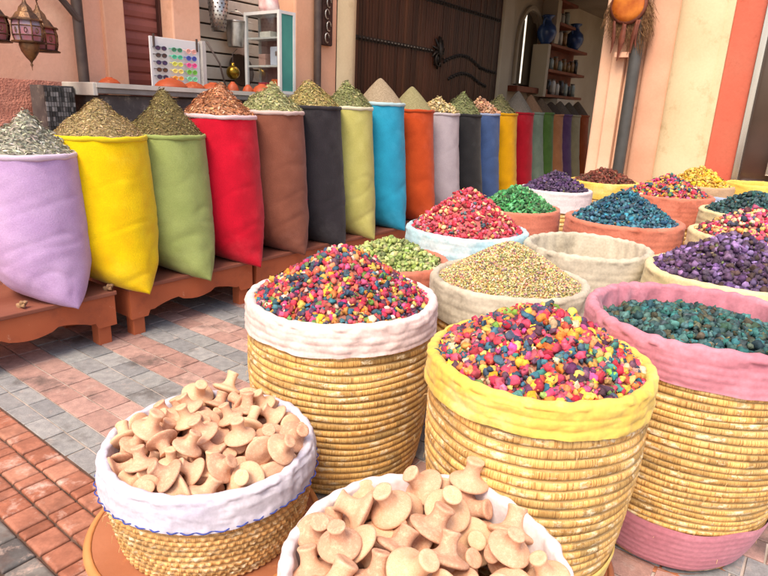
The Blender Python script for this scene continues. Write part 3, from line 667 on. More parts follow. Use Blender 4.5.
starts = [(-1.14,'nearest orange-brown bench, under the purple sack'),(.0,'orange-brown bench under the yellow and green sacks'),(1.08,'orange-brown bench under the brown and black sacks'),(2.16,'orange-brown bench under the lime and turquoise sacks'),
          (3.24,'orange-brown bench under the rust orange and grey sacks'),(4.32,'orange-brown bench under the second black sack and the denim blue sack'),(5.40,'orange-brown bench under the mustard and crimson sacks'),(6.48,'bench under the sage and olive sacks in the passage'),(7.56,'farthest bench, under the last sacks in the passage')]
for i, (s, lb) in enumerate(starts):
    o = b0_ if i == 0 else dup(b0_)
    o.location = tuple(P(s, .0, 0)); o.rotation_euler = (0,0,RZ); o['label'] = lb

# ---------------------------------------------------------------- scattered pieces (heaps)
def ico(sub):
    bm = bmesh.new(); bmesh.ops.create_icosphere(bm, subdivisions=sub, radius=1)
    V = np.array([v.co[:] for v in bm.verts]); F = np.array([[v.index for v in f.verts] for f in bm.faces]); bm.free(); return V, F
def proto_bud(sub, seed, lob=5, amp=.20, flat=1.0):
    V, F = ico(sub); out = []
    rs_ = random.Random(seed*31+7); cen = []
    for _ in range(16 if sub > 1 else 7):
        v = Vector((rs_.gauss(0,1), rs_.gauss(0,1), rs_.gauss(0,1))).normalized(); cen.append((v, rs_.uniform(.75, 1.3)))
    for v in V:
        n = Vector(v); ds = sorted(((n-c).length, q_) for c, q_ in cen)
        d0, q0 = ds[0]; d1 = ds[1][0]
        edge = min(1, (d1-d0)*2.4)                       # crease between petal clumps
        r = .50 + .50*q0*edge**.7 + amp*1.3*noise.noise(n*5 + Vector((0,seed*3.3,0)))
        out.append(np.array(v)*r*np.array([1,1,flat]))
    out = np.array(out)*np.array([rs_.uniform(.8,1.15), rs_.uniform(.8,1.1), rs_.uniform(.75,1.2)]); return out, F
def proto_petal(seed):
    V, F = ico(1); V = V.copy()
    V[:,2] *= .35; V[:,0] *= 1.25; V[:,2] += .3*V[:,0]**2*(1 if seed%2 else -1); V += .16*np.array([[noise.noise(Vector(v)*2+Vector((seed*5+k*11,0,0))) for k in range(3)] for v in V]); return V, F
def proto_shard(seed):
    r = random.Random(seed); w = .16+.2*r.random()
    V = np.array([(-1,0,0),(-.2,w,.06),(-.2,-w,.06),(1,0,.12*r.uniform(-1,1)),(.1,0,-w*.6)]); F = np.array([(0,1,2),(1,3,2),(0,4,1),(0,2,4),(1,4,3),(2,3,4)]); return V, F
def proto_seed(seed):
    V, F = ico(0) if False else ico(1); V = V*np.array([1.5,.75,.65]); return V, F
PROTO = {
 'bud2': [proto_bud(2, i, 4+i%3) for i in range(14)], 'bud1': [proto_bud(1, i+20, 5, .22) for i in range(6)],
 'petal': [proto_petal(i) for i in range(6)], 'shard': [proto_shard(i) for i in range(8)],
 'seed': [(ico(1)[0]*np.array([1.3,.8,.7]), ico(1)[1])] }
def randrot(n):
    q = nr.randn(n, 4); q /= np.linalg.norm(q, axis=1)[:,None]; w_, x, y, z = q.T
    return np.stack([np.stack([1-2*(y*y+z*z),2*(x*y-z*w_),2*(x*z+y*w_)],1),np.stack([2*(x*y+z*w_),1-2*(x*x+z*z),2*(y*z-x*w_)],1),np.stack([2*(x*z-y*w_),2*(y*z+x*w_),1-2*(x*x+y*y)],1)],1)
def assemble(kinds, pos, size, cols, rot=None, squash=None):
    n = len(pos); R = randrot(n) if rot is None else rot
    prot = []
    for k in kinds: prot += PROTO[k]
    pick = nr.randint(0, len(prot), n); Vs = []; Fs = []; Cs = []; off = 0
    for pi, (V, F) in enumerate(prot):
        idx = np.where(pick == pi)[0]
        if len(idx) == 0: continue
        W = np.einsum('nij,vj->nvi', R[idx], V) * size[idx][:,None,None] + pos[idx][:,None,:]
        m_ = len(V); Vs.append(W.reshape(-1,3)); Fs.append((F[None] + (off + np.arange(len(idx))*m_)[:,None,None]).reshape(-1,3))
        c = np.repeat(cols[idx], m_, 0) * (nr.uniform(.6, 1.42, (len(idx)*m_, 1)) if m_ > 20 else nr.uniform(.85,1.15,(len(idx)*m_,1))); Cs.append(c); off += m_*len(idx)
    return np.concatenate(Vs), np.concatenate(Fs), np.clip(np.concatenate(Cs), 0, 1)
M_flow = mat('dried_petals', (1,1,1), (.78,.75,.75), scale=60, rough=.75, bump=.6, bscale=180, bdist=.002, attr='Col', spec=.25, fine=.15)
M_herb = mat('dried_herb', (1,1,1), (.8,.78,.72), scale=40, rough=.9, bump=.2, bscale=150, attr='Col', spec=.1)
M_core = mat('heap_core', (1,1,1), (.7,.7,.7), scale=90, rough=.95, bump=.8, bscale=160, bdist=.004, attr='Col', fine=.2)
def pal(n, items, gain=1.0):
    cs = np.array([hexc(h) for h, _ in items])*gain; wt = np.array([w_ for _, w_ in items], float); wt /= wt.sum()
    c = cs[nr.choice(len(items), n, p=wt)]; g_ = c.mean(1, keepdims=True); m_ = nr.uniform(.05,.38,(n,1)); c = c*(1-m_) + (g_*.6+np.array([[.10,.08,.06]]))*m_; return c * nr.uniform(.6, 1.3, (n,1)) * nr.uniform(.9,1.1,(n,3))
def heap(name, loc, R, H, kinds, sp, size, items, label, cat, group=None, pw=1.2, edge=-.012, peak=(0,0), jit=.5, flatrot=False, core=None, parent=None, extra=0, lump=.012):
    def h(x, y):
        dx, dy = x-peak[0], y-peak[1]; r = math.hypot(x, y)/R; rp = math.hypot(dx, dy)/R
        t = min(1, (r*.6+rp*.4) if peak != (0,0) else r)
        t = (math.sqrt(t*t+.006)-.0775)*1.06 if pw < 1.2 else t
        return H*(1-(t**pw)) + edge + lump*noise.noise(Vector((x*9+R*50, y*9, H*70)))*(1.2-r)
    pts = []; row = 0; y = -R
    while y < R:
        x = -R + (sp*.5 if row % 2 else 0)
        while x < R:
            px, py = x + nr.uniform(-jit,jit)*sp, y + nr.uniform(-jit,jit)*sp
            if math.hypot(px, py) < R*.985: pts.append((px, py))
            x += sp
        y += sp*.866; row += 1
    for _ in range(extra):
        a = nr.uniform(0, 2*PI); r = R*math.sqrt(nr.uniform()); pts.append((r*math.cos(a), r*math.sin(a)))
    n = len(pts); sz = size*nr.uniform(.6, 1.35, n)
    nb_ = n; pos = np.array([(x, y, h(x,y) + sz[i]*(nr.uniform(-.25,.55) if i%4 else nr.uniform(.4,.9))) for i, (x,y) in enumerate(pts)])
    cols = pal(n, items, 1.32 if 'herb' in name else 1.45 if 'seed' in name else 1.2)
    rot = None
    if flatrot:
        rot = []
        for x, y in pts:
            sl = math.atan(H/R)*.8; a = math.atan2(y, x)
            M = Matrix.Rotation(a,3,'Z') @ Matrix.Rotation(sl + nr.normal()*.35,3,'Y') @ Matrix.Rotation(nr.uniform(0,6.28),3,'Z') @ Matrix.Rotation(nr.normal()*.35,3,'X'); rot.append(np.array(M))
        rot = np.array(rot)
    V, F, C = assemble(kinds, pos, sz, cols, rot)
    if 'flower' in name:
        m2 = int(n*.55); i2 = nr.randint(0, n, m2); p2 = pos[i2] + np.stack([nr.uniform(-1,1,m2)*sp*.6, nr.uniform(-1,1,m2)*sp*.6, nr.uniform(.1,.8,m2)*size], 1)
        c2 = pal(m2, items + [('#7d8a4a', 4), ('#a08a60', 4), ('#5d4a38', 3)])*.95
        V2, F2, C2 = assemble(['petal','shard'], p2, size*nr.uniform(.25,.62,m2), c2)
        F = np.concatenate([F, F2+len(V)]); V = np.concatenate([V, V2]); C = np.concatenate([C, C2])
    # solid core just under the pieces
    nrng, nseg = 14, 40; cv = []; cf = []
    cc = np.mean(cols, axis=0)*.8 if core is None else np.array(hexc(core))
    for i in range(nrng+1):
        for k in range(nseg):
            r = max(.001, R*i/nrng); a = 2*PI*k/nseg; x, y = r*math.cos(a), r*math.sin(a); cv.append((x,y,h(x,y)-size*.45))
    for i in range(nrng):
        for k in range(nseg):
            a, b, c, d = i*nseg+k, i*nseg+(k+1)%nseg, (i+1)*nseg+(k+1)%nseg, (i+1)*nseg+k; cf += [(a,d,c),(a,c,b)]
    C = np.concatenate([C, np.tile(cc, (len(cv),1))]); F = np.concatenate([F, np.array(cf)+len(V)]); V = np.concatenate([V, np.array(cv)])
    me = mesh_np(name, V, F, C); me.materials.append(M_herb if 'shard' in kinds else M_flow)
    for p in me.polygons: p.use_smooth = ('shard' not in kinds)
    o = bpy.data.objects.new(name, me); COL.objects.link(o); o.location = tuple(loc); tagp(o, label, cat, group, 'stuff'); return o
def powder(name, loc, R, H, h1, h2, label, cat, group=None):
    mb = MB(); n = 60; rings = 24
    for i in range(rings+1):
        for k in range(n):
            r = max(.0005, R*i/rings); a = 2*PI*k/n; t = i/rings; z = H*(1-((math.sqrt(t*t+.004)-.063)*1.06)**1.08) - .006 + .012*noise.noise(Vector((r*math.cos(a)*7, r*math.sin(a)*7, H*31)))*(1-t)
            z += .005*noise.noise(Vector((r*math.cos(a)*14, r*math.sin(a)*14, H*9))); mb.v.append((r*math.cos(a), r*math.sin(a), z)); mb.c.append((1,1,1))
    for i in range(rings):
        for k in range(n): mb.f.append((i*n+k,(i+1)*n+k,(i+1)*n+(k+1)%n,i*n+(k+1)%n))
    o = build(name, mb, mat(name+'_grain', hexc(h1), hexc(h2), scale=70, rough=.95, bump=1, bscale=260, bdist=.004, fine=.2), None, local=True, smooth=True)
    o.location = tuple(loc); return tagp(o, label, cat, group, 'stuff')

# ---------------------------------------------------------------- sacks in the row
def sack(i, s0, r, ztop, h, h2, collar, tip, desc):
    """tip: (ds, w, z) of the drooping front corner"""
    base = P(s0, .15, .36)
    root = empty('spice_sack', base, desc, 'sack', 'tall coloured sacks standing in a row on benches')
    mbod = fabric('sack_cloth', h, h2, scale=7.0, mixlo=.3, mixhi=.7, bscale=110, bdist=.0022, dirt=(tuple(min(.85, x*1.25+.05) for x in hexc(h)), 3.0, .52, .75, .45))
    rs = random.Random(100+i); ph = rs.uniform(0, 50)
    nt_, ns_ = 64, 72; vs = []; fs = []
    s1, w1 = s0-.05, -.50; s2, w2, z2 = s0+tip[0], tip[1], tip[2]
    mid = np.array([(s1+s2)/2, (w1+w2)/2]); ev = np.array([s2-s1, w2-w1]); half = np.linalg.norm(ev)/2; ev /= np.linalg.norm(ev); fv = np.array([-ev[1], ev[0]])
    top = np.array([s0, -.28]); z1 = .366
    for j in range(nt_+1):
        t = j/nt_
        m_ = t**1.7
        c = top*(1-m_) + mid*m_
        a = r*(1-t**2.2) + half*t**2.2 + .02*math.sin(PI*t)
        b = r*(1+.05*math.sin(PI*t)) * max(0, 1-t**6.5)**.52 + .006
        for k in range(ns_):
            g_ = 2*PI*k/ns_; cx, sx = math.cos(g_), math.sin(g_)
            px = c[0] + ev[0]*a*cx + fv[0]*b*sx; pw_ = c[1] + ev[1]*a*cx + fv[1]*b*sx
            zb = z1 + (z2-z1)*(cx*.5+.5)**1.4
            zb += .06*(1-abs(cx))**.8 * 0
            z = ztop*(1-t) + zb*t
            # bulge, creases and folds
            wr = .007*noise.noise(Vector((cx*1.8+ph, sx*1.8, t*3.2))) + .0045*noise.noise(Vector((cx*3+ph, sx*3, t*11))) * (.3+t)
            wr += .012*(t**3)*math.sin(cx*7+ph+6*t)*noise.noise(Vector((cx*2,ph,t*4)))*2
            cr = noise.noise(Vector((cx*1.2+sx*.8+ph*2, t*5.5 + cx*1.1, ph)))
            wr -= .007*max(0, 1-abs(cr)*8) * (.15+.85*t)
            nx = np.array([ev[0]*cx*b/(a+b) + fv[0]*sx*a/(a+b), ev[1]*cx*b/(a+b)+fv[1]*sx*a/(a+b)]); nx = nx/(np.linalg.norm(nx)+1e-6)
            k_ = min(1, (1-t)*8)
            px += nx[0]*wr*k_; pw_ += nx[1]*wr*k_
            vs.append(P(px, -pw_, z))
    for j in range(nt_):
        for k in range(ns_): fs.append((j*ns_+k, (j+1)*ns_+k, (j+1)*ns_+(k+1)%ns_, j*ns_+(k+1)%ns_))
    fs.append(tuple(nt_*ns_+k for k in range(ns_)))
    build('sack_body', MB().add(vs, fs), mbod, root, smooth=True)
    # rolled collar
    mc = fabric('sack_collar_cloth', collar, None, bscale=260) if collar != h else mbod
    vs = []; fs = []; nk, nq = 80, 12
    for k in range(nk):
        g_ = 2*PI*k/nk
        wob = .005*noise.noise(Vector((math.cos(g_)*3+ph, math.sin(g_)*3, 1))); tz = .006*noise.noise(Vector((math.cos(g_)*2, math.sin(g_)*2+ph, 4)))
        rr = r + .003 + wob; tk = .013*(1+.35*noise.noise(Vector((math.cos(g_)*6, math.sin(g_)*6, ph))))
        for q_ in range(nq):
            a = 2*PI*q_/nq; R2 = rr + tk*.75*math.cos(a); z = ztop + tz + tk*1.25*math.sin(a)
            vs.append(P(s0 + R2*math.cos(g_), .28 + R2*math.sin(g_), z))
    for k in range(nk):
        for q_ in range(nq): fs.append((k*nq+q_, ((k+1)%nk)*nq+q_, ((k+1)%nk)*nq+(q_+1)%nq, k*nq+(q_+1)%nq))
    build('rolled_collar', MB().add(vs, fs), mc, root, smooth=True)
    return root
GREY='#e4dada'
HG = [('#8e9272',3),('#6f7458',2),('#a9a88a',3),('#c3bda5',1),('#7c6f55',1)]
rows = [ # s, r, ztop, colour, second, collar, heap type, heap colours, names
 (-.40,.265,1.205,'#bb9fc6','#ab8cb8','#cdb9cf','shard',[('#8d8f80',3),('#a7a696',3),('#6f7264',2),('#b8b5a8',2)],.21,'lilac purple','grey-green dried leaves'),
 (.05,.275,1.295,'#e6c814','#dcb010','#dfc424','fine',[('#a08a5c',3),('#8c7748',3),('#b89f74',2),('#6f603c',1)],.24,'bright yellow','tan crushed herb'),
 (.53,.255,1.30,'#93a061','#879556','#8f9e5c','fine',[('#6a5a34',3),('#564a2a',3),('#7f7040',2),('#8e8450',1)],.29,'sage green','dark brown-green herb'),
 (1.00,.262,1.435,'#c8102c','#b30b26','#d9bcc0','shard',[('#a8663f',3),('#bd8058',3),('#8c4f30',2),('#d0a080',1)],.22,'scarlet red','reddish brown chopped bark'),
 (1.51,.262,1.475,'#855140','#784637','#cdb4ae','shard',[('#8f9160',3),('#a8a878',3),('#6f7a48',2),('#b3a272',1)],.20,'chocolate brown','pale green dried leaves'),
 (1.99,.252,1.525,'#302c31','#272428','#302c31','shard',[('#a08c50',3),('#8d7d45',3),('#b8a468',2),('#6e7440',2)],.235,'charcoal black','golden chamomile herb'),
 (2.46,.24,1.53,'#b9b46c','#aca65c','#cfc9ae','shard',[('#737a4a',3),('#8a8e58',3),('#5c6338',2),('#a5a272',1)],.22,'pale lime yellow','olive green leaves'),
 (2.97,.245,1.58,'#1a96b8','#1587a8','#a9c6cc','powder',('#9a8a74','#84755f'),.25,'turquoise blue','grey-brown powder'),
 (3.53,.24,1.53,'#bd4a20','#a83d18','#b3441d','powder',('#8c8563','#787250'),.25,'rust orange','olive powder'),
 (4.08,.24,1.505,'#a9a0a6','#9c939a','#b5acb0','shard2',[('#b09a60',3),('#9c8a55',3),('#c4b484',2),('#7f7a4c',1)],.16,'light grey','pale yellow dried buds'),
 (4.61,.24,1.50,'#262628','#1e1e21','#2a2a2c','shard',[('#6c744a',3),('#58603c',3),('#808658',1)],.27,'jet black','green leaf herb'),
 (5.11,.24,1.52,'#3c5480','#33486e','#8a97b4','shard2',[('#a87858',3),('#bd9272',2),('#8e5f42',2)],.17,'denim blue','light brown dried pods'),
 (5.62,.24,1.53,'#c9920c','#b8840a','#c18c0e','shard',[('#6b6a44',3),('#565a38',2),('#807a50',1)],.24,'mustard yellow','dusty green herb'),
 (6.16,.24,1.55,'#a00c20','#8d081a','#980c1f','powder',('#6d665c','#5a544b'),.3,'crimson','grey powder'),
 (6.60,.21,1.56,'#6c7c6c','#5f6f60','#6c7c6c','powder',('#7c5f48','#684e3a'),.26,'grey sage','brown powder'),
 (6.99,.21,1.565,'#47692f','#3c5c28','#47692f','powder',('#5a4a3a','#473a2e'),.22,'moss green','dark brown powder'),
 (7.38,.21,1.55,'#a5704c','#946240','#a5704c','powder',('#3f332b','#33291f'),.2,'tan brown','blackish powder'),
 (7.77,.21,1.55,'#5a3f66','#4e355a','#5a3f66','powder',('#5c5145','#4b4138'),.22,'dusky violet','grey-brown powder'),
 (8.16,.21,1.545,'#a19876','#908868','#a19876','powder',('#554a3c','#443a2f'),.22,'stone beige','dim brown powder'),
 (8.58,.21,1.55,'#9c4a20','#8a3f19','#9c4a20','powder',('#5e4c3a','#4b3c2d'),.24,'dark rust','brown ground spice')]
for i, (s, r, zt, h, h2, cl, ht, hc, hh, cn, hn) in enumerate(rows):
    nxt = rows[i-1][9+0] if i else None
    sack(i, s, r, zt, h, h2, cl, (.03, .10+rng.uniform(-.02,.02), .31+rng.uniform(-.01,.03)), 'tall %s cloth sack%s' % (cn, (' standing right of the %s one' % rows[i-1][9]) if i else ' at the near left end of the row'))
    loc = P(s, .28, zt+.004); lb = 'heap of %s in the %s sack' % (hn, cn); grp = 'heaps of dried herbs on the row of sacks'
    far = i > 9
    if ht == 'powder': powder('spice_heap', loc, r-.004, hh, hc[0], hc[1], lb, 'spice heap', grp)
    elif ht == 'fine': heap('herb_heap', loc, r-.002, hh, ['shard'], .0095, .011, hc, lb, 'herb heap', grp, pw=1.0, edge=0, flatrot=True, lump=.06, peak=(rng.uniform(-.03,.03), rng.uniform(-.02,.03)))
    elif ht == 'shard2': heap('herb_heap', loc, r-.002, hh, ['petal'], .026, .019, hc, lb, 'herb heap', grp, pw=1.1, edge=0, lump=.05)
    else: heap('herb_heap', loc, r-.002, hh, ['shard'], .0135 if i < 8 else .018, .017 if i < 8 else .02, hc, lb, 'herb heap', grp, pw=1.05, edge=0, flatrot=True, lump=.055, peak=(rng.uniform(-.03,.03), rng.uniform(-.02,.03)))
for (s, w_) in ((-.12,-.07),(-.62,-.10)):     # knots of the sack ties on the bench
    o = build('cloth_knot', MB().lathe([(0,0),(.012,.003),(.02,.012),(.012,.022),(.01,.03),(.018,.045),(.022,.06),(.0,.062)], 12, wob=lambda p,a,r,z: p*(1+.15*math.sin(3*a))), fabric('twine_cloth', '#a5805f'), None, local=True, smooth=True)
    o.location = tuple(P(s, -w_, .362)); o.rotation_euler = (1.1, .2, RZ); tagp(o, 'small beige cloth knot lying on the bench %s' % ('between purple and yellow sacks' if s == -.12 else 'under the purple sack' if s < 0 else 'between yellow and green sacks'), 'knot')

# ---------------------------------------------------------------- woven baskets
M_straw = straw_mat('wrapped_straw', '#e0b570', '#a8763e')
M_loose = mat('loose_straw', hexc('#dcc08c'), hexc('#b89560'), scale=20, bump=0)
M_straw2 = straw_mat('fine_straw', '#dcae72', '#a67844')
def ring_of(ang): return 2*PI*((ang/(2*PI)) % 1)
def basket(x, y, zb, zr, R, cloth, drop, label, coil=.042, coarse=False, low=.8, base_cloth=None, inner=.16, detail=2, thick=.021, ridges=True, stitch=None, material=None, ripple=1.0, seed=0, empty_=False, group='round woven baskets lined with cloth', seg=None, tilt=0):
    root = empty('woven_basket', (x, y, zb), label, 'basket', group)
    H = zr - zb; rs = random.Random(seed+50); ph = rs.uniform(0,99)
    def prof(z):            # body radius at height z above base: barrel
        t = z/H; return R*(low + (1.0-low)*min(1, t*1.6)**.6 + .018*math.sin(PI*t)) - .018
    ns_ = seg or (420 if detail == 2 else 160 if detail == 1 else 72); npc = 8 if detail == 2 else 6
    ncoil = max(3, int(round((H-.03)/coil))); cz = (H-.03)/ncoil
    vs = []; uv = []; cs = []; rowsn = ncoil*npc+1
    # block tones per coil
    tones = []
    for c in range(ncoil+1):
        row = []; 
        while len(row) < ns_:
            ln = rs.randint(max(2, ns_//60), max(4, ns_//14)); t = rs.choice((rs.uniform(.9,1.1), rs.uniform(.62,.9), rs.uniform(1.0,1.25))); hue = rs.uniform(-.06,.06)
            row += [(min(1.25,t*(1+hue)), t, t*(1-hue*1.5))]*ln
        tones.append(row[:ns_])
    for j in range(rowsn):
        z = cz*j/npc; c = min(j//npc, ncoil-1); f = (z/cz) - c
        for k in range(ns_):
            a = 2*PI*k/ns_ + PI/2
            zz = z + (cz * (k/ns_) * .9 if 0 < j < rowsn-1 and not coarse else 0)*0
            wob = .004*noise.noise(Vector((math.cos(a)*2, math.sin(a)*2, z*6+ph))) + .006*noise.noise(Vector((math.cos(a), math.sin(a), ph)))
            zw = .010*noise.noise(Vector((math.cos(a)*1.5+ph, math.sin(a)*1.5, c*.4)))
            bulge = (.0100 if not coarse else .009) * (max(0, 1-(2*f-1)**2))**.5
            st = 0
            if coarse: st = .0035*math.sin(k*2*PI/ns_*(ns_//6) + (c%2)*PI) * (4*f*(1-f))
            else: st = .0012*noise.noise(Vector((k*.9, c*13.7, f*1.5)))
            rr = prof(z) + bulge + wob + st; vs.append((rr*math.cos(a), rr*math.sin(a), max(0, z+zw*(1 if 0<j<rowsn-1 else 0))))
            uv.append((k/ns_*2*PI*R + c*.31, z + c*.7)); t = tones[c][k]; d_ = .45+.55*min(1, (4*f*(1-f))*1.6+.0)
            cs.append(t)
    V = np.array(vs); F = []
    kk = np.arange(ns_-0)
    for j in range(rowsn-1):
        a = j*ns_ + kk; b = j*ns_ + (kk+1)%ns_; F.append(np.stack([a, b, b+ns_, a+ns_], 1))
    F = np.concatenate(F)
    me = mesh_np('woven_body', V, F, np.array(cs)); ul = me.uv_layers.new(name='UVMap'); uva = np.array(uv, dtype=np.float32)
    li = np.zeros(len(me.loops), dtype=np.int32); me.loops.foreach_get('vertex_index', li); ul.data.foreach_set('uv', uva[li].ravel())
    for p in me.polygons: p.use_smooth = True
    me.materials.append(material or (M_straw2 if coarse else M_straw))
    o = bpy.data.objects.new('woven_body', me); COL.objects.link(o); o.parent = root
    if detail == 2:
        mb = MB()
        for _ in range(70 if not coarse else 40):
            a = rs.uniform(0, 2*PI); z = rs.uniform(.03, H-drop-.02); rr = prof(z)+.008; L_ = rs.uniform(.012,.035); da = rs.uniform(-.05,.05)
            mb.tube([(rr*math.cos(a), rr*math.sin(a), z), ((rr+L_*.35)*math.cos(a+da*.5), (rr+L_*.35)*math.sin(a+da*.5), z+rs.uniform(-.01,.01)), ((rr+L_*.5)*math.cos(a+da), (rr+L_*.5)*math.sin(a+da), z-L_*.6)], [.0011,.0009,.0005], 4, cap=False)
        tagp(build('frayed_straw', mb, M_loose, root, local=True), kind='stuff')
    # cloth band: inside, over the rim, down outside
    K = 320 if detail == 2 else 120 if detail == 1 else 72
    prf = []
    ni, no = 6, (22 if detail else 12)
    for i in range(ni): prf.append(('in', i/ni))
    for i in range(9): prf.append(('rim', i/8))
    for i in range(1, no+1): prf.append(('out', i/no))
    vs = []; fs = []
    for kind, t in prf:
        for k in range(K):
            a = 2*PI*k/K; ca, sa = math.cos(a), math.sin(a)
            fold = noise.noise(Vector((ca*2.2+ph, sa*2.2, 0)))
            wr = .006*noise.noise(Vector((ca*5+ph, sa*5, t*2.5))) + .003*noise.noise(Vector((ca*14, sa*14+ph, t*3))) + (-.0018*max(0, 1-abs(noise.noise(Vector((ca*4+ph+t*.8, sa*4-t*.6, t*1.6))))*7) if detail else 0)
            hz = drop*(1 + .10*fold + .07*noise.noise(Vector((ca*1.1, sa*1.1+ph, 5))))
            tz = .007*noise.noise(Vector((ca*1.4+ph, sa*1.4, 9)))
            rt = R - thick*.9
            if kind == 'in': rr = rt - thick - .02*(1-t) + wr*2.0 + .006*math.sin(a*23+ph+3*fold)*(1-t*.5)*ripple; z = H - inner*(1-t)
            elif kind == 'rim':
                g_ = PI*(1 - t); pl_ = .0018*math.sin(a*31+ph+4*fold)*ripple
                rr = rt + (thick+pl_)*math.cos(g_) + wr; z = H + (thick*1.0+pl_)*math.sin(g_) + tz*.6
            else:
                z = H - hz*t
                base = prof(max(0, z)); top_r = rt + thick; off_ = .0245 if coarse else .0175
                f = ((z/cz) % 1); ridge = .0038*(max(0, 1-(2*f-1)**2))**.5 if ridges else 0
                mixv = min(1, t*3.0)
                rr = top_r*(1-mixv) + (base + off_ + ridge)*mixv + wr*.9 + .003*math.sin(a*17+ph*2+5*fold+4*t)*noise.noise(Vector((ca*3,sa*3,ph)))*2*ripple
                rr = max(rr, base+off_-.002) if t > .25 else rr
            vs.append((rr*ca, rr*sa, z + (tz*.6 if kind != 'out' else tz*.6*(1-t))))
    for i in range(len(prf)-1):
        for k in range(K): fs.append((i*K+k, i*K+(k+1)%K, (i+1)*K+(k+1)%K, (i+1)*K+k))
    # hem tucked back to the body
    if empty_:
        pass
    cl = build('cloth_lining', MB().add(vs, fs), cloth, root, local=True, smooth=True)
    if base_cloth is not None:
        vs = []; fs = []; nb = 30; hb = .215 if R > .36 else .12
        for j in range(nb+1):
            t = j/nb; z = hb*t
            for k in range(K):
                a = 2*PI*k/K; f = (z/cz) % 1; rr = prof(z) + .0145 + .0035*(max(0,1-(2*f-1)**2))**.5 + .004*noise.noise(Vector((math.cos(a)*2, math.sin(a)*2, z*6+ph))) + .006*noise.noise(Vector((math.cos(a), math.sin(a), ph))) - .004*max(0, t-.92)/.08
                rr = rr*(.96+.04*min(1, t*6)); vs.append((rr*math.cos(a), rr*math.sin(a), z + .012*t*noise.noise(Vector((math.cos(a)*2,math.sin(a)*2,7)))))
        for j in range(nb):
            for k in range(K): fs.append((j*K+k, j*K+(k+1)%K, (j+1)*K+(k+1)%K, (j+1)*K+k))
        build('base_cloth', MB().add(vs, fs), base_cloth, root, local=True, smooth=True)
    if stitch:
        mb = MB(); n_ = stitch[1]; pts = []
        for k in range(n_*8+1):
            a = 2*PI*k/(n_*8); ca, sa = math.cos(a), math.sin(a); fold = noise.noise(Vector((ca*2.2+ph, sa*2.2, 0))); hz = drop*(1 + .10*fold + .07*noise.noise(Vector((ca*1.1, sa*1.1+ph, 5))))
            z = H - hz*.93; rr = prof(z) + (.0268 if coarse else .0195) + .0045*math.sin(a*n_+2*fold); pts.append((rr*ca, rr*sa, z + .003*noise.noise(Vector((ca*20,sa*20,ph)))))
        mb.tube(pts, .0022, 5)
        build('hem_thread', mb, stitch[0], root, local=True)
    return root
C_white = fabric('white_cotton', '#d9cfcf', '#cdc2c4', stain=hexc('#b7a8a4'), stain_scale=6, stain_lo=.6, stain_hi=.78)
C_white2 = fabric('white_blue_cotton', '#ccc9d3', '#bdb9c8', stain=hexc('#a49db0'), stain_scale=9, stain_lo=.56, stain_hi=.75)
C_pinkw = fabric('pinkish_white_cotton', '#e2cdc8', '#d6bfba', stain=hexc('#c09d96'), stain_scale=7, stain_lo=.62, stain_hi=.72)
C_yel = fabric('yellow_cotton', '#dfc064', '#d6b252', stain=hexc('#e4d4a4'), stain_scale=3, stain_lo=.55, stain_hi=.8)
C_pink = fabric('rose_pink_cotton', '#c48290', '#b87280', stain=hexc('#d08f9c'), stain_scale=4, stain_lo=.55, stain_hi=.75)
C_grey = fabric('dirty_grey_cotton', '#bfb6a4', '#aea592', stain=hexc('#847b6c'), stain_scale=5, stain_lo=.52, stain_hi=.72)
C_coral = fabric('coral_cotton', '#c97a64', '#b96a55', stain=hexc('#a45844'), stain_scale=6, stain_lo=.58, stain_hi=.72)
C_cream = fabric('cream_cotton', '#d6c79e', '#c8b88c', stain=hexc('#b0a076'), stain_scale=5, stain_lo=.6, stain_hi=.75)
C_blue = fabric('pale_blue_cotton', '#a9cdd6', '#9bc0cb', stain=hexc('#d6dcdc'), stain_scale=3, stain_lo=.5, stain_hi=.7)
C_beige = fabric('beige_cotton', '#b89a7c', '#a8896b')
C_blue2 = fabric('blue_grey_cotton', '#9aa8bd', '#8b99b0')
T_blue = mat('blue_thread', hexc('#3f4f9c'), rough=.8, bump=0); T_white = mat('white_thread', hexc('#d9d0b0'), rough=.8, bump=0)
ZB = .13
def tray(x, y, R, zt, label, pale=True):
    t = empty('round_tray', (x, y, 0), label, 'tray', 'low round wooden trays under the baskets')
    M_t = bpy.data.materials.get('tray_wood') or mat('tray_wood', hexc('#ab7053'), hexc('#9c6144'), scale=3, rough=.45, stain=hexc('#c4895c'), stain_scale=5, stain_lo=.6, stain_hi=.75)
    M_e = bpy.data.materials.get('tray_sunlit_edge') or mat('tray_sunlit_edge', hexc('#cb8f5c'), hexc('#b87a48'), scale=4, rough=.5)  # paler than the top: sunlight on the rim is put into the colour
    build('tray_top', MB().lathe([(0,zt-.012),(R*.93,zt-.012),(R*.93,max(.001,zt-.03)),(0,max(.001,zt-.03))], 64), M_t, t, local=True)
    build('tray_rim', MB().lathe([(R*.932,max(.002,zt-.045)),(R*.932,zt-.011),(R*.945,zt-.006),(R*.975,zt-.009),(R,zt-.022 if zt > .03 else zt-.01),(R*.985,max(.002,zt-.05)),(R*.93,max(.001,zt-.05))], 64), M_e if pale else M_t, t, local=True, smooth=True)
    for k in range(3):
        a = 2*PI*k/3+.5; q_ = (R*.6*math.cos(a), R*.6*math.sin(a)); build('foot', MB().lathe([(0,0),(.03,0),(.035,max(.001,zt-.031)),(0,max(.001,zt-.031))], 16, c=(q_[0],q_[1],0)), M_t, t, local=True)
    return t
tray(-.585, 1.75, .40, .145, 'low orange-brown round tray with rim coloured as sunlit under the left basket of clay pieces')
tray(.123, 1.10, .36, .16, 'round tray under the front basket of clay pieces', False)
tray(.48, 1.68, .33, .14, 'low round tray under the yellow-lined basket', False)
tray(1.12, 2.01, .30, .014, 'low brown round tray under the pink-lined basket', False)

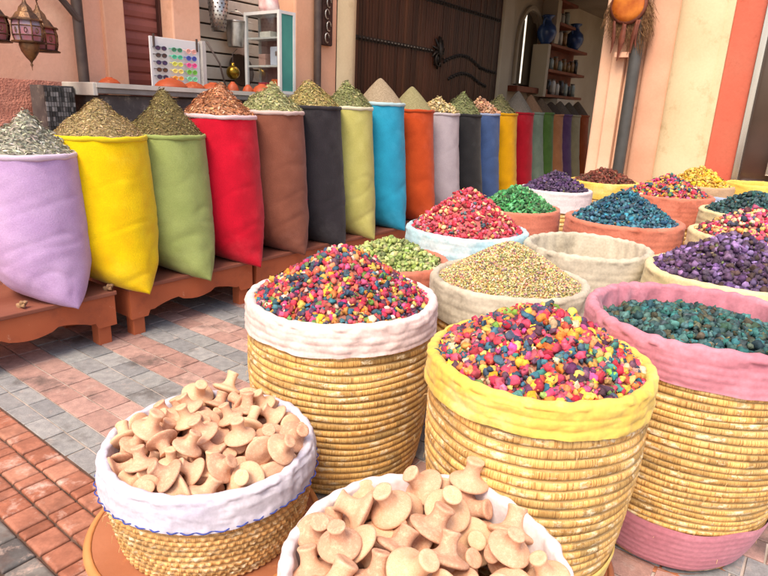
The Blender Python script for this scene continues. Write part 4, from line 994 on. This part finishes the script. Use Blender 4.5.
bk = basket
bk(-.562,1.745,.135,.455,.345,C_white2,.088,'low straw basket with bluish white cloth band, full of small clay pieces, at lower left',coil=.0205,coarse=True,low=.88,stitch=(T_blue,46),detail=2,seed=1,ridges=False,seg=480,inner=.2,thick=.017)
bk(.123,1.119,.165,.55,.333,C_white,.10,'basket with cream-white cloth rim full of clay pieces, cut by bottom edge',coil=.0235,coarse=True,low=.80,detail=2,seed=2,ridges=False,seg=480,inner=.2,thick=.015)
bk(-.177,2.42,.01,.76,.408,C_pinkw,.105,'tall straw basket with white cloth band and bright mixed flower buds',coil=.030,low=.86,detail=2,seed=3)
bk(.48,1.67,.145,.84,.335,C_yel,.085,'tall straw basket with yellow cloth band and multicoloured buds in the front',coil=.030,low=.82,detail=2,seed=4,base_cloth=C_yel,thick=.017)
bk(1.141,1.996,.015,.88,.396,C_pink,.115,'tall straw basket with rose pink cloth rim and base, teal buds low inside',coil=.0255,low=.68,detail=2,seed=5,base_cloth=C_pink,inner=.22,ripple=1.6)
bk(.614,2.81,ZB,.76,.385,C_grey,.15,'straw basket with dirty grey cloth band holding tiny mixed seeds',low=.86,detail=1,seed=6)
bk(.03,3.24,ZB,.72,.33,C_coral,.15,'coral-edged basket of light green pods behind the white-lined basket',low=.86,detail=1,seed=7)
bk(.53,3.86,ZB,.80,.40,C_blue,.16,'basket with pale blue cloth band under the red flower heap',low=.86,detail=1,seed=8)
bk(1.235,3.555,ZB,.78,.375,C_grey,.20,'empty-looking basket with grey cloth band between seeds and teal flowers',low=.86,detail=1,seed=9,inner=.28,ripple=2)
bk(1.80,4.47,ZB,.80,.425,C_coral,.2,'wide basket with coral cloth band holding bright teal blue flowers',low=.86,detail=1,seed=10,thick=.025)
bk(1.06,4.85,ZB,.80,.35,C_coral,.17,'coral cloth basket with the green petal heap',low=.86,detail=0,seed=11)
bk(1.70,6.06,ZB,.82,.36,C_white,.18,'white cloth basket with the small purple heap near the peach pillar',low=.86,detail=0,seed=12)
bk(2.53,7.03,ZB,.82,.39,C_yel,.16,'yellow cloth basket with red-brown flower pieces below the pillar',low=.86,detail=0,seed=13)
bk(2.68,5.72,ZB,.86,.41,C_coral,.25,'coral and beige cloth basket with multicoloured buds before the cream pillar',low=.9,detail=1,seed=14)
bk(3.47,6.72,ZB,.86,.37,C_beige,.2,'beige cloth basket with yellow flowers before the coral wall',low=.86,detail=0,seed=15)
bk(3.07,5.0,ZB,.82,.39,C_cream,.2,'cream cloth basket of dark teal flowers at the right edge',low=.9,detail=1,seed=16)
bk(2.47,3.97,ZB,.82,.38,C_cream,.2,'cream cloth basket of pink and yellow buds behind the large purple heap',low=.9,detail=1,seed=17)
bk(1.83,3.03,ZB,.78,.42,C_cream,.22,'cream ridged cloth basket piled with large dark purple flowers',low=.9,detail=1,seed=18,thick=.024)
bk(4.08,6.62,ZB,.90,.32,C_yel,.15,'yellow-edged basket beneath the shop door at far right',low=.9,detail=0,seed=19)
bk(3.28,5.88,ZB,.80,.19,C_blue2,.15,'small blue-grey cloth basket between the multicoloured and dark teal heaps',low=.9,detail=0,seed=20)

MIX = [('#c4203f',5),('#d8355c',4),('#d2452a',2),('#e0a020',4),('#e3bf2c',3),('#1f5f74',3),('#27415c',3),('#5f2d52',3),('#6f9a3a',1.5),('#2f8079',1.5),('#db7a2a',3),('#d9b08a',1.5),('#c23a80',2),('#4b2440',1.5)]
MIX2 = [('#c4203f',5),('#c42a6a',3),('#a81c34',2),('#e0881f',3),('#dfb52c',2.5),('#1f5f74',2.5),('#27415c',3),('#5f2d52',3),('#5f8a3a',1),('#d8603a',2),('#dcc0a8',1.6)]
TEAL = [('#16667c',4),('#125470',4),('#208096',3),('#164560',3),('#36919e',1)]
DTEAL = [('#1e5a5c',4),('#2a6f6e',3),('#1a4248',3),('#3a5a48',1),('#4a4a38',1)]
PURP = [('#553a62',4),('#66467c',3),('#402c4a',3),('#8466a0',1.8),('#4f3c38',1.5)]
PURP2 = [('#463058',4),('#54396a',3),('#34244a',3),('#655078',1)]
RED = [('#cc2440',6),('#dc4060',5),('#a8142c',3),('#e0b878',1.8),('#48646c',1.4),('#d88a54',1.5),('#d86a90',1.5)]
HG_ = 'heaps of dyed dried flowers in baskets'
heap('flower_heap', (-.177,2.42,.76), .372, .225, ['bud1','bud2','petal'], .021, .0145, MIX2, 'heap of crimson, orange and dark blue dried buds in the white-lined basket', 'flower heap', HG_, extra=900, pw=1.1)
heap('flower_heap', (.48,1.67,.84), .308, .165, ['bud2','bud2','petal'], .0215, .0150, MIX, 'heap of large multicoloured dried buds in the yellow-lined basket', 'flower heap', HG_, extra=900, pw=1.25)
heap('flower_heap', (1.141,1.996,.82), .355, .065, ['bud2'], .023, .0160, DTEAL, 'low heap of dark teal buds sunk in the pink-lined basket', 'flower heap', HG_, extra=150, pw=1.3)
heap('seed_heap', (.614,2.81,.76), .352, .205, ['seed'], .0086, .0050, [('#c2a860',4),('#a3a468',4),('#bd7f70',3),('#838a58',3),('#c8b98c',4),('#80606c',2),('#c89a50',2)], 'cone of tiny mixed yellow, pink and green seeds in the grey-lined basket', 'seed heap', HG_, extra=2000, pw=1.08, core='#94814a', lump=.008)
heap('pod_heap', (.03,3.24,.72), .295, .14, ['petal','bud1'], .023, .0145, [('#8ea552',4),('#a9b868',4),('#748c44',3),('#c2c484',2)], 'heap of light green pods behind the white-lined basket', 'pod heap', HG_, extra=300)
heap('flower_heap', (.53,3.86,.80), .365, .27, ['bud1','petal'], .024, .0155, RED, 'tall heap of red buds with a few cream ones in the pale blue basket', 'flower heap', HG_, extra=350, pw=1.1)
heap('flower_heap', (1.80,4.47,.80), .385, .23, ['petal','bud1'], .026, .017, TEAL, 'heap of bright teal blue flowers in the wide coral-banded basket', 'flower heap', HG_, extra=350)
heap('flower_heap', (1.06,4.85,.80), .32, .19, ['petal'], .024, .017, [('#2f8a4a',4),('#3fa060',3),('#1f6a38',3),('#5fb078',1)], 'heap of bright green petals beside the red heap', 'flower heap', HG_, extra=250)
heap('flower_heap', (1.70,6.06,.82), .33, .19, ['petal','bud1'], .027, .019, PURP2, 'small purple flower heap in the white cloth basket near the row of sacks', 'flower heap', HG_, extra=200)
heap('flower_heap', (2.53,7.03,.82), .35, .16, ['petal'], .03, .021, [('#6a2c20',4),('#7c3a28',3),('#54221a',3)], 'red-brown heap of dried hibiscus pieces below the peach pillar', 'flower heap', HG_, extra=150)
heap('flower_heap', (2.68,5.72,.86), .37, .19, ['bud1','petal'], .029, .019, MIX, 'multicoloured bud heap in the coral and beige basket before the cream pillar', 'flower heap', HG_, extra=200)
heap('flower_heap', (3.47,6.72,.86), .33, .21, ['bud1','petal'], .03, .020, [('#d9ae1c',4),('#e3c22c',4),('#c28a14',2)], 'bright yellow flower heap before the coral wall', 'flower heap', HG_, extra=150)
heap('flower_heap', (3.07,5.0,.82), .355, .19, ['petal','bud1'], .027, .018, [('#1d4f58',4),('#245f60',3),('#16383f',3)], 'dark teal flower heap in a cream basket at the right edge', 'flower heap', HG_, extra=200)
heap('flower_heap', (2.47,3.97,.82), .34, .19, ['bud1','bud2'], .028, .019, [('#c92450',4),('#e0508a',2),('#dfae5c',4),('#e2c890',2),('#38445c',2),('#5a3040',1.5),('#d4662c',1)], 'heap of pink, cream and slate buds behind the large purple heap', 'flower heap', HG_, extra=150)
heap('flower_heap', (1.83,3.03,.78), .385, .22, ['bud2','bud1'], .0275, .0185, PURP, 'large heap of dark purple flowers behind the pink-lined basket', 'flower heap', HG_, extra=250, pw=1.15)
# the nearly empty basket's lining, sagging inside
mb = MB(); n = 90
for i in range(19):
    for k in range(n):
        a = 2*PI*k/n; r = .335*i/18; z = -.20 + .03*noise.noise(Vector((r*math.cos(a)*7, r*math.sin(a)*7, 3))) + .012*noise.noise(Vector((r*math.cos(a)*22, r*math.sin(a)*22, 8))) + .05*(i/18)**4
        mb.v.append((max(r,.001)*math.cos(a), max(r,.001)*math.sin(a), z)); mb.c.append((1,1,1))
for i in range(18):
    for k in range(n): mb.f.append((i*n+k,(i+1)*n+k,(i+1)*n+(k+1)%n,i*n+(k+1)%n))
o = build('folded_cloth', mb, C_grey, None, local=True, smooth=True); o.location = (1.235,3.555,.78); tagp(o, 'crumpled dirty grey cloth covering the inside of the empty-looking basket', 'cloth')

# ---------------------------------------------------------------- small clay pieces
PROF = [(0,-.04),(.18,-.042),(.2,-.03),(.3,-.035),(.32,-.024),(.42,-.028),(.44,-.016),(.55,-.014),(.57,-.004),(.7,.0),(.84,.025),(.94,.07),(.99,.12),(1,.18),(.97,.235),(.90,.285),(.76,.335),(.58,.40),(.46,.49),(.385,.61),(.35,.76),(.345,.92),(.36,1.06),(.39,1.16),(.415,1.22),(.42,1.28),(.39,1.315),(.32,1.325),(.2,1.33),(.17,1.318),(.0,1.32)]
clay_ms = [mat('pale_clay', hexc(h), hexc(h2), scale=22, rough=.85, bump=.3, bscale=90, bdist=.0015, stain=hexc('#e2c2a4'), stain_scale=5, stain_lo=.48, stain_hi=.75, fine=.03, dirt=(hexc('#b5805e'), 14, .58, .72, .6)) for h, h2 in (('#d8aa8c','#cd9a7c'),('#dcaf90','#d2a080'),('#dfb694','#d5a884'),('#cf9f83','#c49074'))]
def clay_mesh(seed, m):
    r_s = random.Random(seed); mb = MB(); ex = r_s.uniform(-.06,.06); hh = r_s.uniform(.88,1.1); tk = r_s.uniform(.9,1.15); bend = r_s.uniform(-.08,.08)
    def wob(p, a, r, z):
        q_ = Vector((p.x*(1+ex), p.y*(1-ex), p.z*hh))
        if z > .3: q_.x = q_.x*tk + bend*(z-.3); q_.y *= tk
        return q_*(1 + .02*noise.noise(p*1.5+Vector((seed*3,0,0))))
    mb.lathe(PROF, 36, wob=wob); me = bpy.data.meshes.new('clay_piece'); me.from_pydata(mb.v, [], mb.f)
    bm = bmesh.new(); bm.from_mesh(me); bmesh.ops.recalc_face_normals(bm, faces=bm.faces); bm.to_mesh(me); bm.free()
    for p in me.polygons: p.use_smooth = True
    me.materials.append(m); return me
CM = [clay_mesh(i, clay_ms[i % 4]) for i in range(8)]
SIM = [[[-0.244,-0.073,-0.095,2.784,-0.987,-0.774],[0.078,-0.094,-0.074,0.216,-0.164,1.569],[-0.246,0.05,-0.129,0.073,-0.057,-0.972],[-0.039,-0.282,-0.114,0.686,0.607,2.499],[0.229,0.082,-0.128,-0.121,-0.163,-1.751],[0.225,-0.111,-0.128,-0.125,0.111,-0.278],[0.226,0.177,-0.111,0.341,0.877,-1.984],[-0.061,0.209,-0.126,0.499,-0.046,-2.602],[0.19,-0.169,-0.117,0.529,0.207,-0.929],[0.132,0.175,-0.125,-0.495,0.127,-0.708],[0.062,0.225,-0.083,-2.558,-0.091,-0.57],[0.255,0.039,-0.106,0.809,0.485,-0.437],[0.063,-0.254,-0.079,0.649,-2.568,-0.3],[-0.154,0.187,-0.098,-1.151,-1.393,0.875],[0.14,0.07,-0.09,0.528,-0.237,2.485],[0.122,0.162,-0.076,0.469,-0.22,-0.779],[-0.2,0.162,-0.094,2.24,1.839,-0.171],[-0.114,-0.224,-0.128,0.14,-0.072,-0.965],[-0.099,0.242,-0.08,-0.781,0.005,0.87],[-0.174,-0.172,-0.089,2.29,0.113,-2.079],[-0.19,0.068,-0.086,0.636,0.121,2.734],[0.091,0.045,-0.023,1.231,-2.815,-0.405],[-0.051,0.194,-0.076,-0.132,0.512,-0.787],[0.227,0.138,-0.064,-0.062,-0.217,-2.874],[0.149,0.219,-0.067,-0.119,-0.682,-1.696],[0.077,0.114,-0.045,0.685,-0.119,-0.546],[0.022,0.256,-0.092,1.611,0.336,-2.107],[-0.074,-0.158,-0.069,0.825,-0.692,-0.905],[-0.104,0.181,-0.067,1.379,0.197,-0.842],[0.183,-0.022,-0.106,0.432,-0.327,2.256],[0.124,-0.237,-0.114,0.465,-0.263,-2.813],[0.177,0.053,-0.048,1.405,-0.467,1.091],[-0.062,-0.185,-0.06,2.084,-0.129,1.399],[-0.084,-0.061,-0.07,-0.296,-0.039,2.185],[0.169,-0.058,-0.071,0.882,0.399,-0.205],[0.05,-0.215,-0.075,1.51,0.081,-3.086],[0.133,-0.127,-0.053,1.346,0.253,0.11],[0.246,-0.176,-0.041,-1.718,-1.067,0.776],[-0.251,0.007,-0.104,0.893,-0.569,0.249],[-0.023,0.122,-0.028,-1.852,-0.141,-2.351],[-0.268,-0.159,-0.064,1.361,0.269,2.049],[0.04,0.204,-0.045,3.069,0.451,0.561],[-0.19,-0.193,-0.076,0.255,0.794,0.041],[-0.001,-0.108,-0.024,0.878,-2.417,-0.872],[-0.096,0.054,-0.071,0.231,0.029,-2.594],[0.053,-0.267,-0.058,0.658,0.241,1.94],[0.175,-0.206,-0.034,0.022,0.85,-1.648],[-0.069,-0.032,-0.032,-0.72,-0.079,-0.481],[-0.078,0.143,-0.044,-0.126,0.875,-1.535],[0.019,-0.0,-0.033,-0.008,0.508,-2.914],[0.251,0.101,-0.032,-0.002,1.152,-0.698],[0.257,-0.03,-0.091,1.245,0.453,0.313],[0.067,0.249,-0.016,-2.365,0.787,-0.308],[-0.223,0.048,-0.044,-0.361,-0.203,2.614],[-0.294,0.109,-0.059,1.122,1.166,0.798],[-0.25,-0.097,-0.059,0.912,0.409,3.128],[0.053,-0.088,-0.029,-0.901,-0.063,1.33],[-0.133,0.064,-0.013,-0.76,0.034,2.21],[0.259,-0.074,-0.053,0.215,0.079,-0.711],[-0.042,0.227,-0.033,0.623,0.243,2.441],[-0.158,-0.017,-0.091,0.597,0.08,-1.664],[-0.164,-0.115,-0.076,-0.007,-0.452,-2.289],[0.005,-0.261,-0.027,1.936,0.917,-0.57],[0.09,0.138,-0.002,0.264,-0.274,-2.359],[0.2,-0.128,0.016,-1.455,2.195,0.603],[0.199,0.14,-0.02,0.795,-0.01,-1.401],[-0.069,-0.174,-0.021,-0.031,0.006,-3.024],[-0.129,-0.093,0.029,2.095,0.215,0.861],[-0.003,-0.054,0.021,0.076,-0.402,0.117],[-0.167,0.208,-0.053,-0.485,-0.051,1.129],[0.054,-0.179,-0.038,0.346,0.173,2.733],[0.273,0.016,-0.016,-0.299,-0.762,2.921],[-0.159,-0.179,-0.023,0.222,0.24,-3.106],[0.098,-0.011,-0.032,-1.122,-0.211,-2.932],[-0.128,0.265,-0.008,0.571,0.188,0.545],[0.085,-0.2,-0.001,0.835,-0.239,1.614],[-0.11,-0.242,-0.062,0.046,0.781,-1.323],[0.02,-0.208,-0.014,0.083,-0.829,0.274],[-0.268,-0.035,-0.026,0.805,0.749,-3.087],[0.2,0.009,-0.021,0.568,-0.095,0.219],[-0.031,-0.147,0.025,0.177,0.532,0.75],[0.116,-0.055,0.015,-0.141,-0.065,1.455],[0.117,0.039,-0.003,0.903,0.591,2.541],[-0.226,-0.079,-0.019,0.489,-0.17,2.199],[-0.195,0.133,-0.027,-0.257,0.398,2.554],[-0.161,-0.025,-0.031,-0.188,0.514,0.27],[0.133,0.223,-0.018,0.074,0.39,-2.427],[0.072,0.201,-0.001,-0.815,-1.236,0.322],[0.06,0.05,0.019,0.387,-0.261,-1.231],[-0.109,0.15,-0.006,0.502,0.117,-1.757],[-0.019,0.275,0.01,-0.668,0.129,-0.274],[-0.034,0.074,-0.01,-0.364,0.888,-1.894],[0.254,-0.113,0.018,0.588,0.511,0.555],[-0.181,-0.071,0.032,-0.207,-0.402,-2.387],[-0.073,0.009,0.026,0.314,-0.132,-1.106],[-0.037,-0.258,0.004,0.053,0.844,-2.729]],[[0.177,-0.008,-0.105,0.179,0.443,0.256],[0.075,0.253,-0.129,0.062,-0.056,-3.007],[0.094,-0.143,-0.1,-0.279,-0.181,2.864],[0.201,-0.127,-0.128,0.088,0.276,-0.401],[-0.079,0.004,-0.079,-0.051,0.189,-3.011],[-0.174,-0.207,-0.083,-1.245,-2.572,0.468],[-0.249,0.008,-0.129,0.191,-0.052,-1.537],[-0.058,0.263,-0.084,-1.716,-0.805,-0.901],[-0.087,-0.194,-0.06,-2.18,-0.556,-1.48],[0.043,0.096,-0.084,-0.17,-0.169,-1.373],[-0.054,-0.248,-0.087,1.441,-0.359,0.425],[-0.208,0.177,-0.084,-2.212,0.905,-0.903],[0.172,0.193,-0.128,0.114,0.126,0.867],[0.259,0.094,-0.082,-2.408,0.859,0.022],[-0.125,0.26,-0.077,2.105,-0.313,0.879],[0.087,0.048,-0.055,-0.329,0.68,-1.168],[-0.162,-0.226,-0.062,1.401,-0.687,0.579],[-0.195,-0.019,-0.077,0.342,0.469,-0.508],[0.061,0.215,-0.072,0.67,0.441,-1.007],[-0.264,-0.062,-0.082,-0.753,-0.439,1.867],[-0.231,0.053,-0.085,1.061,-0.064,-3.071],[0.143,0.158,-0.066,-0.61,-0.557,2.438],[-0.096,0.147,-0.104,-0.483,0.011,0.643],[-0.117,-0.106,-0.092,-0.441,0.117,2.069],[0.302,0.047,-0.071,2.253,0.923,-0.758],[-0.179,0.015,0.037,0.293,2.581,0.654],[0.073,-0.256,-0.125,0.064,-0.113,3.028],[0.194,-0.241,-0.105,0.782,0.583,-3.009],[-0.05,0.231,-0.031,-1.1,0.844,-2.7],[-0.129,-0.146,-0.032,0.551,-0.7,1.428],[-0.243,0.133,-0.061,-0.97,0.248,0.192],[0.075,-0.062,-0.02,-2.383,0.391,-1.779],[-0.23,-0.144,-0.004,3.045,0.717,0.554],[0.259,-0.088,-0.094,0.946,0.602,2.616],[0.225,0.076,-0.037,-1.001,-0.205,2.1],[0.114,-0.256,-0.046,0.17,-0.384,1.751],[-0.003,-0.059,-0.02,-1.911,-0.331,-0.193],[0.048,-0.199,-0.064,0.964,-0.077,-1.562],[-0.003,0.103,-0.046,0.45,-0.796,-0.727],[-0.281,-0.023,-0.036,0.303,-0.364,-1.733],[0.205,-0.056,-0.037,-0.625,-0.401,1.77],[-0.128,0.114,-0.063,-0.433,0.659,-2.874],[0.043,-0.028,0.021,0.498,0.363,2.135],[0.242,0.147,-0.041,0.639,-0.354,3.121],[0.069,0.275,-0.04,0.284,-0.555,-2.326],[0.301,-0.037,-0.018,-0.419,-0.051,1.345],[0.016,0.083,0.019,0.374,-0.357,2.847],[-0.012,-0.118,-0.009,-2.513,-0.038,0.9],[-0.082,0.175,0.007,0.336,-0.249,-0.475],[-0.027,-0.28,-0.04,0.158,-0.369,1.617],[-0.279,0.092,-0.01,0.142,-0.465,1.49],[0.026,-0.301,0.014,0.095,-1.025,-2.714],[-0.233,-0.12,-0.011,0.378,0.552,1.4],[0.036,-0.135,0.026,1.564,0.153,2.153],[0.129,0.253,-0.031,0.517,-1.082,2.088],[0.21,0.03,0.019,0.289,0.04,0.74],[-0.009,-0.188,0.0,-0.057,-0.159,-0.356],[0.069,0.187,0.002,0.134,0.368,-0.947],[-0.125,-0.081,0.001,0.385,-0.354,-2.832],[0.016,0.293,-0.002,-0.095,0.69,-2.994],[-0.153,0.156,0.006,-1.231,-0.051,1.308],[-0.071,-0.282,0.005,0.528,0.478,-2.571],[-0.076,0.021,-0.001,0.798,0.037,2.372],[0.212,-0.196,-0.013,0.555,0.299,-1.386],[0.14,0.289,0.024,0.213,-0.045,2.168],[-0.048,-0.08,0.03,-0.566,-0.292,-2.569],[-0.213,-0.006,0.037,-0.007,-0.213,0.8],[0.247,-0.135,-0.047,-0.73,0.032,-2.563],[-0.143,-0.189,0.019,-0.08,0.543,-2.889],[-0.165,0.287,-0.04,0.947,-0.909,1.038]]]
def octant(x, y, R):
    r = math.hypot(x,y)/R
    ns = 'far' if y > .12*R else 'near' if y < -.12*R else 'middle'; ew = 'left' if x < -.12*R else 'right' if x > .12*R else 'centre'
    return r, ns, ew
for bi, (bx, by, bz, scl, R, nm) in enumerate(((-.562,1.745,.482,.0535,.335,'left basket'),(.123,1.119,.552,.059,.333,'front basket'))):
    for k, (x, y, z, rx, ry, rz) in enumerate(SIM[bi]):
        o = bpy.data.objects.new('clay_piece', CM[(k*5+bi) % 8]); COL.objects.link(o)
        kf = 1.0 if bi == 0 else .925; o.location = (bx+x*kf, by+y*kf, bz+z*kf); o.rotation_euler = (rx, ry, rz); o.scale = (scl*(.88+.2*((k*37)%11)/10),)*3
        up = (Euler((rx,ry,rz)).to_matrix() @ Vector((0,0,1))).z
        pose = 'standing stem up' if up > .8 else 'leaning' if up > .35 else 'on its side' if up > -.35 else 'turned over'
        r, ns, ew = octant(x, y, R)
        where = 'amid the pile' if r < .25 else ('at the %s %s of the pile' % (ns, ew if ew != 'centre' else 'edge')).replace('middle left','left side').replace('middle right','right side')
        o['label'] = 'pale clay piece %s, %s, %s' % (pose, where, nm)
        o['category'] = 'clay piece'; o['group'] = 'clay pieces in the %s, %s %s' % (nm, pose, where)
